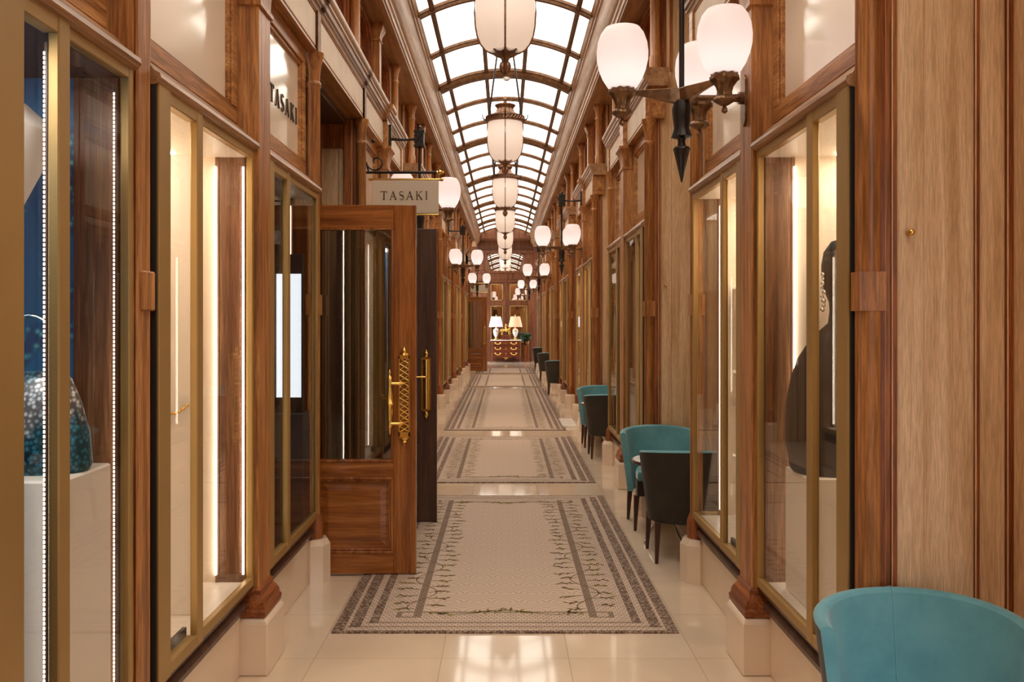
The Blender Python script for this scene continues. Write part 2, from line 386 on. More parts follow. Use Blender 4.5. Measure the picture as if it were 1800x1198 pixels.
CACHE = {}
def cached(key, fn):
    if key not in CACHE: CACHE[key] = fn()
    return CACHE[key]
def ob(name, me, parent=None, loc=(0, 0, 0), rz=0.0):
    o = bpy.data.objects.new(name, me); COL.objects.link(o)
    o.location = loc; o.rotation_euler = (0, 0, rz)
    if parent is not None: o.parent = parent
    return o
def empty(name, loc=(0, 0, 0), rz=0.0):
    o = bpy.data.objects.new(name, None); COL.objects.link(o); o.location = loc; o.rotation_euler = (0, 0, rz); o.empty_display_size = 0.1
    return o
def thing(name, label, cat, loc=(0, 0, 0), rz=0.0, group=None):
    o = empty(name, loc, rz); o['label'] = label; o['category'] = cat
    if group: o['group'] = group
    return o
def tag(o, label, cat, group=None):
    o['label'] = label; o['category'] = cat
    if group: o['group'] = group
    return o
def struct(o): o['kind'] = 'structure'; return o
KIDS = {}
def copy_tree(root, loc, rz=None, label=None, group=None):
    r = root.copy(); COL.objects.link(r); r.location = loc
    if rz is not None: r.rotation_euler = (0, 0, rz)
    if label: r['label'] = label
    if group: r['group'] = group
    allo = list(bpy.data.objects)
    def rec(src, dst):
        for ch in [o for o in allo if o.parent == src]:
            c = ch.copy(); COL.objects.link(c); c.parent = dst; rec(ch, c)
    rec(root, r); return r
CNT = {}
def num(base): CNT[base] = CNT.get(base, 0) + 1; return f'{base}_{CNT[base]}'

# ------------------------------------------------------------------ floor
b = MB(); b.box(-3.2, 3.2, -4.0, YEND + 0.6, -0.12, 0.0)
struct(ob('floor', b.mesh('floor', M['floor'])))

# ------------------------------------------------------------------ arcade pieces (right side is x>0; sx=-1 mirrors)
def trim_pilaster(sx, k):
    e = struct(empty(num('trim'), (0, k * P, 0)))
    ob('plinth', cached(('pl', sx), lambda: MB(sx).rects(1.10, 1.42, 3.95, 4.25, [(0, 0), (0.245, 0), (0.262, -0.012), (0.27, -0.03)]).mesh('plinth', M['marble'], None, 0.006)), e)
    ob('base_moulding', cached(('bm', sx), lambda: MB(sx).rects(1.155, 1.42, 4.0, 4.2, [(0.27, 0.042), (0.295, 0.044), (0.305, 0.036), (0.325, 0.034), (0.345, 0.024), (0.365, 0.010), (0.385, 0.012), (0.395, 0.0)]).mesh('base_moulding', M['red_h'], 30)), e)
    ob('shaft', cached(('sh', sx), lambda: MB(sx).box(1.155, 1.42, 4.0, 4.2, 0.39, 3.20).mesh('shaft', M['oak_v'], None, 0.006)), e)
    ob('capital', cached(('ca', sx), lambda: MB(sx).rects(1.155, 1.42, 4.0, 4.2, [(3.12, 0.0), (3.125, 0.012), (3.145, 0.012), (3.15, 0.0), (3.22, 0.004), (3.28, 0.018), (3.315, 0.04), (3.32, 0.046), (3.345, 0.046)]).mesh('capital', M['oak_v'], 40)), e)

def trim_colonette(sx, k, y, upper_only=False):
    e = struct(empty(num('trim'), (0, k * P, 0)))
    if y == -99: return
    ob('plinth', cached(('cpl', sx, y), lambda: MB(sx).lathe([(0.105, 0), (0.105, 0.235), (0.085, 0.27)], 1.215, y, 0, 8).mesh('plinth', M['marble'])), e)
    ob('foot', cached(('cf', sx, y), lambda: MB(sx).lathe([(0.058, 0.27), (0.062, 0.30), (0.06, 0.38), (0.045, 0.42)], 1.215, y, 0, 20).mesh('foot', M['red_v'], 40)), e)
    def shaft():
        m = MB(sx); m.lathe([(0.040, 0.41), (0.040, 3.12), (0.046, 3.13), (0.046, 3.15), (0.038, 3.16), (0.04, 3.22), (0.05, 3.28), (0.062, 3.315), (0.064, 3.34)], 1.215, y, 0, 18)
        m.box(1.171, 1.259, y - 0.043, y + 0.043, 1.68, 1.81)
        return m.mesh('shaft', M['oak_v'], 40)
    ob('shaft', cached(('cs', sx, y), shaft), e)

def led_dots(m, lx, ly):
    m.box(lx - 0.006, lx + 0.002, ly - 0.006, ly + 0.006, 0.45, 2.38, 1)
    for i in range(150):
        z = 0.47 + i * 0.0126; m.box(lx - 0.0, lx + 0.004, ly - 0.0075, ly + 0.003, z, z + 0.0078)
    return m
def window_bay(sx, k, y0, ym, y1, lining, far, near_tall=True, led='led', leds=None, shelves=0, backdrop=None, stile=0.10):
    """shop window standing out from the wall: bronze frame, two panes, lined display case behind"""
    e = struct(empty(num('window'), (0, k * P, 0)))
    X = 1.175; key = (sx, y0, ym, y1, far)
    def frame():
        m = MB(sx)
        top_n = 2.485 if near_tall else 2.44
        m.box(X - 0.012, X + 0.035, y0, y0 + stile, 0.41, top_n)                     # wide near stile
        m.box(X, X + 0.03, y1 - 0.028, y1, 0.41, 2.44)                              # corner post
        m.box(X - 0.006, X + 0.035, y0 + stile, ym - 0.03, 0.41, 0.455); m.box(X, X + 0.03, ym + 0.03, y1 - 0.028, 0.41, 0.452)
        m.box(X - 0.006, X + 0.035, y0 + stile, ym - 0.03, 2.40, top_n); m.box(X, X + 0.03, ym + 0.03, y1 - 0.028, 2.405, 2.44)
        if far == 'glass':
            m.box(X + 0.03, 1.33, y1 - 0.028, y1, 0.41, 0.452); m.box(X + 0.03, 1.33, y1 - 0.028, y1, 2.405, 2.44)
        return m.mesh('frame', M['brass'], None, 0.003)
    ob('frame', cached(('fr',) + key + (near_tall,), frame), e)
    ob('mullion', cached(('mu',) + key, lambda: MB(sx).box(X - 0.008, X + 0.022, ym - 0.03, ym + 0.03, 0.41, 2.45).mesh('mullion', M['brass'], None, 0.004)), e)
    for a, c in ((y0 + stile, ym - 0.03), (ym + 0.03, y1 - 0.028)):
        ob('glass_pane', cached(('gp', sx, a, c), lambda: MB(sx).box(X + 0.012, X + 0.018, a, c, 0.452, 2.405).mesh('glass_pane', M['glass'])), e)
    if far == 'glass':
        ob('glass_pane', cached(('gs', sx, y1), lambda: MB(sx).box(X + 0.03, 1.33, y1 - 0.018, y1 - 0.012, 0.452, 2.405).mesh('glass_pane', M['glass'])), e)
    def gasket():
        m = MB(sx); m.box(X + 0.03, X + 0.042, y0 + stile - 0.004, y0 + stile + 0.008, 0.45, 2.405); m.box(X + 0.035, X + 0.05, y0 + stile, ym - 0.03, 0.45, 0.485); m.box(X - 0.004, X + 0.03, y0 - 0.010, y0, 0.41, 2.44)
        return m.mesh('gasket', M['black'])
    ob('gasket', cached(('ga',) + key, gasket), e)
    def crown():
        m = MB(sx)
        m.along_y([(1.30, 2.44), (1.178, 2.44), (1.160, 2.448), (1.152, 2.462), (1.156, 2.478), (1.176, 2.488), (1.184, 2.50), (1.196, 2.505), (1.232, 2.545), (1.30, 2.56)], y0 - 0.012, y1 + 0.012)
        return m.mesh('crown_moulding', M['pale_h'], 35)
    ob('crown_moulding', cached(('cr',) + key, crown), e)
    def sill():
        m = MB(sx)
        m.along_y([(1.26, 0.30), (1.205, 0.30), (1.20, 0.325), (1.21, 0.34), (1.222, 0.345), (1.222, 0.375), (1.19, 0.385), (1.182, 0.408), (1.26, 0.41)], y0, y1)
        return m.mesh('sill_moulding', M['umber'], 35)
    ob('sill_moulding', cached(('si',) + key, sill), e)
    ob('base_slab', cached(('bs',) + key, lambda: MB(sx).box(1.23, 1.30, y0, y1, 0.0, 0.30).mesh('base_slab', M['marble'], None, 0.004)), e)
    def case():
        m = MB(sx)
        m.box(1.72, 1.75, y0 + 0.03, y1, 0.41, 2.44)                               # back
        m.box(1.21, 1.72, y0 + 0.03, y1 - 0.03, 0.41, 0.432, 1); m.box(1.205, 1.72, y0 + 0.03, y1 - 0.03, 2.405, 2.44, 1)  # deck, top
        m.box(1.21, 1.72, y0 + 0.03, y0 + 0.05, 0.432, 2.405)
        m.box(1.345, 1.72, y1 - 0.03, y1 - 0.005, 0.432, 2.405)                    # lined part of the far cheek
        if far != 'glass': m.box(1.21, 1.33, y1 - 0.03, y1 - 0.005, 0.432, 2.405, 2)
        m.box(1.33, 1.345, y1 - 0.035, y1 - 0.005, 0.432, 2.405, 2)
        return m.mesh('display_case', [M[lining], M['ivory'] if lining == 'cream' else M['blacklining' if lining == 'foliage' else lining], M['brownlining']])
    ob('display_case', cached(('dc', lining) + key, case), e)
    for i, (lx, ly) in enumerate(leds or ((1.34, y1 - 0.045),)):
        ob('light_strip', cached(('le', sx, lx, ly, led), lambda: (MB(sx).box(lx - 0.0035, lx + 0.0035, ly - 0.004, ly + 0.004, 0.47, 2.36) if led == 'led' else led_dots(MB(sx), lx, ly)).mesh('light_strip', [M[led], M['umber']])), e)
    if lining in ('cream', 'foliage'):
        pa = (1.50, 1.69, y0 + 0.12, y1 - 0.12) if lining == 'cream' else (1.25, 1.65, y0 + 0.08, y0 + 0.48)
        ob('light_panel', cached(('lpn', sx, y0, y1), lambda: MB(sx).box(*pa, 2.396, 2.404).mesh('light_panel', M['fillpanel' if lining == 'cream' else 'fillpanel_cool'])), e)  # glowing panel added out of view to brighten the case
    for i in range(shelves):
        z = 0.80 + i * 0.52
        ob('shelf', cached(('sf', sx, y0, y1, i), lambda: MB(sx).box(1.42, 1.72, y0 + 0.03, y1 - 0.03, z, z + 0.018).mesh('shelf', M['ivory'], None, 0.003)), e)
    return e

def window_transom(sx, k, y0, y1, mat='transom'):
    e = struct(empty(num('window'), (0, k * P, 0)))
    def fr():
        m = MB(sx); X = 1.25
        for a, b_, c, d in ((y0, y1, 2.56, 2.635), (y0, y1, 3.245, 3.34), (y0, y0 + 0.07, 2.635, 3.245), (y1 - 0.07, y1, 2.635, 3.245)):
            m.box(X, X + 0.06, a, b_, c, d)
        for a, b_, c, d in ((y0 + 0.07, y1 - 0.07, 2.635, 2.655), (y0 + 0.07, y1 - 0.07, 3.225, 3.245), (y0 + 0.07, y0 + 0.085, 2.655, 3.225), (y1 - 0.085, y1 - 0.07, 2.655, 3.225)):
            m.box(X + 0.012, X + 0.05, a, b_, c, d)
        return m.mesh('frame', M['oak_h'], None, 0.004)
    ob('frame', cached(('tf', sx, y0, y1), fr), e)
    ob('glass_pane' if mat == 'transom' else 'panel', cached(('tg', sx, y0, y1, mat), lambda: MB(sx).box(1.28, 1.30, y0 + 0.07, y1 - 0.07, 2.635, 3.245).mesh('glass_pane', M[mat])), e)
    return e

def cornice_profile(dx=0.0):
    return [(1.36, 3.60), (1.185 - dx, 3.60), (1.178 - dx, 3.625), (1.168 - dx, 3.63), (1.168 - dx, 3.645), (1.155 - dx, 3.65), (1.150 - dx, 3.675), (1.138 - dx, 3.685), (1.138 - dx, 3.70), (1.126 - dx, 3.712), (1.120 - dx, 3.735), (1.120 - dx, 3.752), (1.36, 3.752)]

def wall_stretch(w, sx, k, y0, y1, y_div):
    """frieze with parchment panels, cornice above, soffit below"""
    def fz():
        m = MB(sx); m.along_y([(1.34, 3.34), (1.19, 3.34), (1.19, 3.36), (1.20, 3.365), (1.20, 3.585), (1.19, 3.59), (1.19, 3.605), (1.34, 3.605)], y0, y1)
        for d in y_div: m.box(1.178, 1.21, d - 0.045, d + 0.045, 3.34, 3.60)
        return m.mesh('frieze_frame', M['oak_h'], None, 0.003)
    ob('frieze_frame', cached(('fz', sx, y0, y1), fz), w, (0, k * P, 0))
    ds = sorted(y_div)
    for a, c in zip(ds[:-1], ds[1:]):
        if c - a < 0.3: continue
        ob('frieze_panel', cached(('fp', sx, a, c), lambda: MB(sx).box(1.192, 1.21, a + 0.055, c - 0.055, 3.372, 3.578).mesh('frieze_panel', M['parchment'], None, 0.004)), w, (0, k * P, 0))
    ob('cornice', cached(('co', sx, y0, y1), lambda: MB(sx).along_y(cornice_profile(), y0 - 0.05, y1 + 0.05).mesh('cornice', M['pale_h'], 35)), w, (0, k * P, 0))
    ob('cornice_block', cached(('cb', sx), lambda: (lambda m: (m.along_y(cornice_profile(0.03), 3.955, 4.245), m.rects(1.15, 1.3, 3.985, 4.215, [(3.34, 0), (3.60, 0)]), m)[-1])(MB(sx)).mesh('cornice_block', M['oak_h'], 35)), w, (0, k * P, 0))

def arch_panel(w, sx, k, y0, y1):
    """upper storey: board with a rounded opening, dark panel behind"""
    def ar():
        m = MB(sx); X0, X1 = 1.31, 1.36; z0, z1 = 3.75, 4.58
        a, c = y0 + 0.09, y1 - 0.09; R = min(0.24, (c - a) / 2); top = z1 - 0.09
        pts = [(a, z0 + 0.06), (a, top - R)] + [(a + R - R * math.cos(t), top - R + R * math.sin(t)) for t in [i * PI / 16 for i in range(1, 9)]] + \
              [(c - R + R * math.sin(t), top - R + R * math.cos(t)) for t in [i * PI / 16 for i in range(0, 9)]] + [(c, z0 + 0.06)]
        def ring(x0, x1, inner, outer):
            n = len(inner)
            vs = [(x0, y, z) for y, z in inner] + [(x0, y, z) for y, z in outer] + [(x1, y, z) for y, z in inner] + [(x1, y, z) for y, z in outer]
            fs = []
            for i in range(n):
                j = (i + 1) % n
                fs += [(i, j, j + n, i + n), (i + 2 * n, i + 3 * n, j + 3 * n, j + 2 * n), (i, i + 2 * n, j + 2 * n, j), (i + n, j + n, j + 3 * n, i + 3 * n)]
            m._add(vs, fs)
        cy, cz = (a + c) / 2, (z0 + z1) / 2
        outer = []
        for y, z in pts:       # pushed out to the board's rectangle
            dy, dz = y - cy, z - cz
            s = min((y1 - y0) / 2 / max(abs(dy), 1e-6), (z1 - z0) / 2 / max(abs(dz), 1e-6)); outer.append((cy + dy * s, cz + dz * s))
        ring(X0, X1, pts, outer)
        out2 = [(y + (0.022 if y < a + 0.001 else (-0.022 if y > c - 0.001 else 0)) * -1, z) for y, z in pts]
        inn = [(cy + (y - cy) * 0.94, cz + (z - cz) * 0.96) for y, z in pts]
        ring(X0 + 0.02, X1 + 0.03, inn, pts)
        return m.mesh('arch_board', M['red_v'], None)
    ob('arch_board', cached(('ab', sx, y0, y1), ar), w, (0, k * P, 0))
    ob('arch_infill', cached(('ai', sx, y0, y1), lambda: MB(sx).box(1.39, 1.41, y0, y1, 3.75, 4.58).mesh('arch_infill', M['red_v'])), w, (0, k * P, 0))

def upper_pilaster(sx, k, y, square):
    e = struct(empty(num('trim'), (0, k * P, 0)))
    if square:
        ob('shaft', cached(('us', sx, y), lambda: MB(sx).box(1.235, 1.33, y - 0.06, y + 0.06, 3.75, 4.44).mesh('shaft', M['oak_v'], None, 0.004)), e)
        ob('capital', cached(('uc', sx, y), lambda: MB(sx).rects(1.235, 1.33, y - 0.06, y + 0.06, [(4.39, 0), (4.395, 0.01), (4.41, 0.01), (4.415, 0.0), (4.46, 0.008), (4.50, 0.03), (4.53, 0.042), (4.565, 0.042)]).mesh('capital', M['oak_v'], 40)), e)
    else:
        ob('shaft', cached(('us', sx, y), lambda: MB(sx).lathe([(0.052, 3.75), (0.052, 3.87), (0.044, 3.88), (0.044, 4.35), (0.05, 4.36), (0.05, 4.38), (0.042, 4.39), (0.045, 4.44), (0.055, 4.49), (0.072, 4.53), (0.074, 4.565)], 1.27, y, 0, 18).mesh('shaft', M['oak_v'], 40)), e)

def return_panel(w, sx, k, y, upper=4.58, xo=1.78):
    """panelled cheek of the shop window, facing down the corridor"""
    def rp():
        m = MB(sx)
        m.box(1.245, xo, y, y + 0.03, 0.0, upper)
        m.box(1.245, 1.318, y - 0.018, y, 0.0, upper, 1)
        m.box(1.250, 1.272, y - 0.030, y - 0.018, 0.0, upper, 1); m.box(1.292, 1.312, y - 0.028, y - 0.018, 0.0, upper, 1)
        m.box(1.318, 1.408, y - 0.010, y, 0.0, upper)
        m.box(1.578, 1.594, y - 0.016, y, 0.0, upper, 1); m.box(1.594, 1.682, y - 0.008, y, 0.0, upper)
        m.box(1.682, 1.705, y - 0.022, y, 0.0, upper, 1)
        return m.mesh('return_panel', [M['limed'], M['red_v']], None, 0.003)
    ob('return_panel', cached(('rp', sx, y, upper, xo), rp), w, (0, k * P, 0))

wallR = struct(empty('wall_right')); wallL = struct(empty('wall_left'))
LIN = ['cream', 'brownlining', 'cream', 'blacklining', 'brownlining', 'cream', 'blacklining', 'cream']
DOORK = (0, 5)
for sx, w in ((1, wallR), (-1, wallL)):
    for k in range(-1, 7):
        door = sx < 0 and k in DOORK
        if k >= 0:
            lin_n = 'cream' if k == 0 else LIN[(k + (0 if sx > 0 else 3)) % 8]
            lin_f = ('cream' if sx > 0 else 'blacklining') if k == 0 else LIN[(k * 3 + (1 if sx > 0 else 4)) % 8]
            if sx < 0 and k == 0:
                window_bay(sx, k, 2.87, 3.27, 3.995, lin_n, 'wall', leds=((1.34, 3.95), (1.215, 3.958), (1.29, 2.985)))
            else:
                window_bay(sx, k, 2.90, 3.28, 3.995, lin_n, 'wall', leds=((1.34, 3.95),) if k == 0 else ((1.23, 3.05), (1.34, 3.95)))
            window_bay(sx, k, 4.205, 4.61, 5.36, lin_f, 'glass', leds=((1.34, 5.315),) if sx > 0 else ((1.34, 5.315), (1.27, 4.33)), shelves=3 if (sx > 0 and k == 0) else 0)
            window_transom(sx, k, 2.93, 3.985); window_transom(sx, k, 4.215, 5.35)
            trim_pilaster(sx, k); trim_colonette(sx, k, 5.42)
            if not (sx < 0 and k == 0): trim_colonette(sx, k, 2.86)
            upper_pilaster(sx, k, 4.1, True); upper_pilaster(sx, k, 5.42, False); upper_pilaster(sx, k, 2.86, False)
            wall_stretch(w, sx, k, 2.80, 5.47, (2.86, 4.1, 5.42))
            arch_panel(w, sx, k, 2.86, 4.1); arch_panel(w, sx, k, 4.1, 5.42)
            if k < 7 and not (sx < 0 and k == 0): return_panel(w, sx, k, 2.878, 4.58, 1.78)
        # recess beyond the second window: chairs on the right, doorways or closed recesses on the left
        if k == -1 and sx < 0: continue
        if sx > 0 or (k not in DOORK):
            yb = (5.36, 7.26) if k < 6 else (5.36, 7.26)
            if not (sx < 0 and k == 6):
                ob('recess_back', cached(('rb', sx), lambda: MB(sx).box(1.76, 1.80, 5.36, 7.26, 0, 4.58).mesh('recess_back', M['limed'])), w, (0, k * P, 0))
                ob('recess_skirting', cached(('rk', sx), lambda: MB(sx).box(1.735, 1.76, 5.36, 7.25, 0, 0.28).mesh('recess_skirting', M['marble'], None, 0.004)), w, (0, k * P, 0))
            # cheek above and behind the far glass of the window
            ob('upper_cheek', cached(('uk', sx), lambda: MB(sx).box(1.30, 1.78, 5.36, 5.40, 2.44, 4.58).mesh('upper_cheek', M['limed'])), w, (0, k * P, 0))
            ob('recess_plinth', cached(('rq', sx), lambda: MB(sx).box(1.25, 1.75, 5.35, 5.40, 0.0, 0.41).mesh('recess_plinth', M['marble'], None, 0.004)), w, (0, k * P, 0))
        else:
            wall_stretch(w, sx, k, 5.47, 7.17, (5.42, 7.21))
            arch_panel(w, sx, k, 5.42, 7.21)
            ob('upper_cheek', cached(('uk', sx), lambda: MB(sx).box(1.30, 1.78, 5.36, 5.40, 2.44, 4.58).mesh('upper_cheek', M['limed'])), w, (0, k * P, 0))
            def hall():
                m = MB(sx)
                m.box(2.30, 2.34, 5.36, 7.26, 0, 3.36)
                m.box(1.34, 2.30, 5.36, 7.26, 3.30, 3.36)
                m.box(1.75, 2.30, 5.36, 5.40, 0, 3.36)
                for z0, z1 in ((0.3, 1.0), (1.15, 2.2), (2.35, 3.2)):
                    m.box(2.27, 2.30, 5.5, 6.25, z0, z1); m.box(2.27, 2.30, 6.37, 7.1, z0, z1)
                return m.mesh('entrance_hall', M['umber'], None, 0.004)
            ob('entrance_hall', cached(('hall', sx), hall), w, (0, k * P, 0))
            def jamb():
                m = MB(sx); m.box(1.78, 2.30, 7.22, 7.26, 0, 3.3)
                m.box(1.30, 1.36, 7.19, 7.225, 0, 3.34); m.box(1.55, 1.61, 7.195, 7.225, 0, 3.34); m.box(1.36, 1.55, 7.20, 7.225, 3.1, 3.34)
                return m.mesh('door_jamb', M['red_v'], None, 0.004)
            ob('door_jamb', cached(('jamb', sx), jamb), w, (0, k * P, 0))
            ob('recess_plinth', cached(('rq', sx), lambda: MB(sx).box(1.25, 1.75, 5.35, 5.40, 0.0, 0.41).mesh('recess_plinth', M['marble'], None, 0.004)), w, (0, k * P, 0))

# nearest stretch of the left wall: a third window flush with the others
wl = MB(-1)
wl.box(1.19, 1.45, 2.70, 2.87, 0.27, 3.34)
wl.box(1.178, 1.19, 2.735, 2.835, 0.27, 3.34); wl.box(1.165, 1.19, 2.755, 2.845, 1.68, 1.81)
e = struct(empty(num('trim')))
ob('shaft', wl.mesh('shaft', M['oak_v'], None, 0.005), e)
ob('plinth', MB(-1).rects(1.12, 1.45, 2.69, 2.88, [(0, 0), (0.25, 0), (0.27, -0.02)]).mesh('plinth', M['marble']), e)
winA = window_bay(-1, 0, 1.55, 2.262, 2.695, 'foliage', 'wall', led='ledcool', leds=((1.21, 2.25), (1.212, 2.655)), stile=0.516)
window_transom(-1, 0, 1.55, 2.68, 'pale_h')
wall_stretch(wallL, -1, -1, 1.1 + P, 2.80 + P, (1.15 + P, 2.86 + P))
ob('arch_infill', MB(-1).box(1.39, 1.41, -4.0, 2.86, 3.75, 4.58).mesh('arch_infill', M['red_v']), wallL)
# behind the viewer both walls carry on as plain panelling
for sx, w in ((1, wallR), (-1, wallL)):
    y1 = 1.0 if sx > 0 else 1.54
    ob('panelling', MB(sx).box(1.20, 1.30, -4.0, y1, 0, 4.58).mesh('panelling', M['oak_v']), w)

struct(ob('wall_back', MB().box(-1.9, 1.9, -4.1, -4.0, 0, 5.4).mesh('wall_back', M['oak_v'])))
# long beam under the skylight
for sx, nm in ((1, 'trim_beam_right'), (-1, 'trim_beam_left')):
    prof = [(1.82, 4.56), (1.118, 4.56), (1.112, 4.575), (1.098, 4.58), (1.095, 4.62), (1.080, 4.635), (1.076, 4.66), (1.058, 4.675), (1.050, 4.69), (1.030, 4.72), (1.012, 4.765), (0.996, 4.82), (0.985, 4.86), (0.968, 4.87), (0.964, 4.895), (0.948, 4.905), (0.940, 4.93), (0.925, 4.95), (0.93, 5.0), (1.82, 5.0)]
    o = ob(num('trim'), MB(sx).along_y(prof, -4.0, YEND).mesh('beam', M['pale_h'], 35)); struct(o)

# ------------------------------------------------------------------ skylight
A, RISE, ZS = 0.930, 0.235, 4.93
RAD = (A * A + RISE * RISE) / (2 * RISE)
def arc(u, dr=0.0):
    th = math.asin(A / RAD) * u
    return ((RAD + dr) * math.sin(th), ZS + RISE - RAD + (RAD + dr) * math.cos(th))
ceil = struct(empty('ceiling'))
US = [-1, -0.84, -0.275, 0.275, 0.84, 1]
gl = MB(); n = 24
vs = []
for y in (-4.0, YEND - 1.0):
    for i in range(n + 1): x, z = arc(-1 + 2 * i / n, 0.035); vs.append((x, y, z))
gl._add(vs, [(i, i + 1, i + n + 2, i + n + 1) for i in range(n)])
ob('skylight_glazing', gl.mesh('glazing', M['sky_pane']), ceil)
ob('roof_cover', MB().box(-1.8, 1.8, -4.0, YEND + 0.6, 5.35, 5.45).mesh('roof_cover', M['ivory']), ceil)
def rib(width, drop, steps):
    m = MB(); prof = steps
    rings = []
    for i in range(n + 1):
        u = -1 + 2 * i / n
        rings.append([(arc(u, dr)[0], dy, arc(u, dr)[1]) for dy, dr in prof])
    return m.loft(rings, True).mesh('rib', M['rib'], 35)
minor = rib(0, 0, [(-0.045, 0.04), (-0.045, 0.006), (-0.032, 0.0), (-0.026, -0.026), (0.026, -0.026), (0.032, 0.0), (0.045, 0.006), (0.045, 0.04)])
major = rib(0, 0, [(-0.12, 0.04), (-0.12, 0.0), (-0.10, -0.01), (-0.085, -0.045), (-0.06, -0.065), (0.06, -0.065), (0.085, -0.045), (0.10, -0.01), (0.12, 0.0), (0.12, 0.04)])
yy = 7.8 - 7 * 1.45; i = -7
while yy < YEND - 1.0:
    ob('rib', major if i % 3 == 0 else minor, ceil, (0, yy, 0)); yy += 1.45; i += 1
for u in US[1:-1]:
    m = MB(); x, z = arc(u)
    m.box(x - 0.028, x + 0.028, -4.0, YEND - 1.0, z - 0.004, z + 0.04); m.box(x - 0.014, x + 0.014, -4.0, YEND - 1.0, z - 0.018, z)
    ob('glazing_bar', m.mesh('glazing_bar', M['rib'], None), ceil)

# ------------------------------------------------------------------ end wall with mirrors
we = struct(empty('wall_end'))
m = MB(); Y = YEND; oy = 0.0
m.box(-1.85, 1.85, Y + 0.08, Y + 0.14, 0, 5.4)
for x0, x1, z0, z1 in ((-1.18, -0.58, 0, 3.15), (0.88, 1.18, 0, 3.15), (-0.08, 0.18, 0.5, 3.15), (-1.18, 1.18, 0, 0.75), (-0.58, 0.88, 2.22, 2.42), (-1.18, 1.18, 3.08, 3.60), (-1.18, -0.75, 3.6, 4.4), (0.75, 1.18, 3.6, 4.4), (-1.18, 1.18, 4.28, 5.3)):
    oy += 0.0025; m.box(x0, x1, Y + oy, Y + 0.08, z0, z1)
m.box(-1.18, 1.18, Y - 0.06, Y, 3.52, 3.60); m.box(-1.18, 1.18, Y - 0.10, Y, 4.32, 4.42); m.box(-1.18, 1.18, Y - 0.05, Y, 3.16, 3.22)
m.box(-1.0, 1.0, Y - 1.0, Y, 4.80, 5.3)
for x0, x1 in ((-0.45, -0.09), (0.20, 0.60)): m.box(x0, x1, Y - 0.01, Y, 0.12, 0.62)
ob('panelling', m.mesh('end_panelling', M['red_dark'], None, 0.006), we)
m = MB()
for x0, x1, z0, z1 in ((-0.58, -0.08, 2.42, 3.08), (0.18, 0.88, 2.42, 3.08), (-0.58, -0.08, 0.75, 2.22), (0.18, 0.88, 0.75, 2.22)):
    for a, b_, c, d in ((x0, x1, z0, z0 + 0.03), (x0, x1, z1 - 0.03, z1), (x0, x0 + 0.03, z0, z1), (x1 - 0.03, x1, z0, z1)):
        m.box(a, b_, Y - 0.02, Y + 0.03, c, d)
ob('mirror_frame', m.mesh('mirror_frame', M['brass']), we)
for x0, x1, z0, z1 in ((-0.58, -0.08, 2.42, 3.08), (0.18, 0.88, 2.42, 3.08), (-0.58, -0.08, 0.75, 2.22), (0.18, 0.88, 0.75, 2.22), (-0.75, 0.75, 3.60, 4.28)):
    ob('mirror', MB().box(x0, x1, Y + 0.04, Y + 0.05, z0, z1).mesh('mirror', M['mirror']), we)

# ------------------------------------------------------------------ doors
def door_leaf(name, x_hinge, x_free, y, style):
    e = struct(empty(name, (x_hinge, y, 0)))
    W = abs(x_free - x_hinge); T = 0.045; Z0, Z1 = 0.015, 2.39
    mv, mh = (M['door_v'], M['door_x']) if style == 'oak' else (M['umber'], M['umber'])
    st = 0.145
    m = MB()
    m.box(0, st, -T / 2, T / 2, Z0, Z1); m.box(W - st, W, -T / 2, T / 2, Z0, Z1)
    ob('stile', m.mesh('stile', mv, None, 0.003), e)
    m = MB()
    m.box(st, W - st, -T / 2, T / 2, Z0, 0.145); m.box(st, W - st, -T / 2, T / 2, 0.64, 0.735); m.box(st, W - st, -T / 2, T / 2, 2.245, Z1)
    ob('rail', m.mesh('rail', mh, None, 0.003), e)
    m = MB()
    for s in (-1, 1):
        f = lambda o: s * (T / 2 - o)
        def fr(a, b_, c, d, w_, o0, o1):   # picture-frame moulding
            y0, y1 = sorted((f(o0), f(o1)))
            m.box(a, b_, y0, y1, c, c + w_); m.box(a, b_, y0, y1, d - w_, d); m.box(a, a + w_, y0, y1, c + w_, d - w_); m.box(b_ - w_, b_, y0, y1, c + w_, d - w_)
        fr(st, W - st, 0.145, 0.64, 0.018, -0.008, 0.02); fr(st + 0.018, W - st - 0.018, 0.163, 0.622, 0.014, 0.004, 0.02)
        fr(st, W - st, 0.735, 2.245, 0.016, -0.008, 0.02)
    ob('bead_moulding', m.mesh('bead_moulding', mv, None, 0.003), e)
    m = MB()
    m.box(st, W - st, -0.008, 0.008, 0.145, 0.64)
    for s in (-1, 1):
        rg = [[(st + o, s * q, 0.145 + o), (W - st - o, s * q, 0.145 + o), (W - st - o, s * q, 0.64 - o), (st + o, s * q, 0.64 - o)] for o, q in ((0.05, 0.008), (0.085, 0.018))]
        m.loft(rg)
    ob('raised_panel', m.mesh('raised_panel', mh, None, 0.002), e)
    ob('glass_pane', MB().box(st, W - st, -0.004, 0.004, 0.735, 2.245).mesh('glass_pane', M['doorglass']), e)
    return e, W, T
d1, W, T = door_leaf('door_1', -1.37, -0.575, 5.52, 'oak')
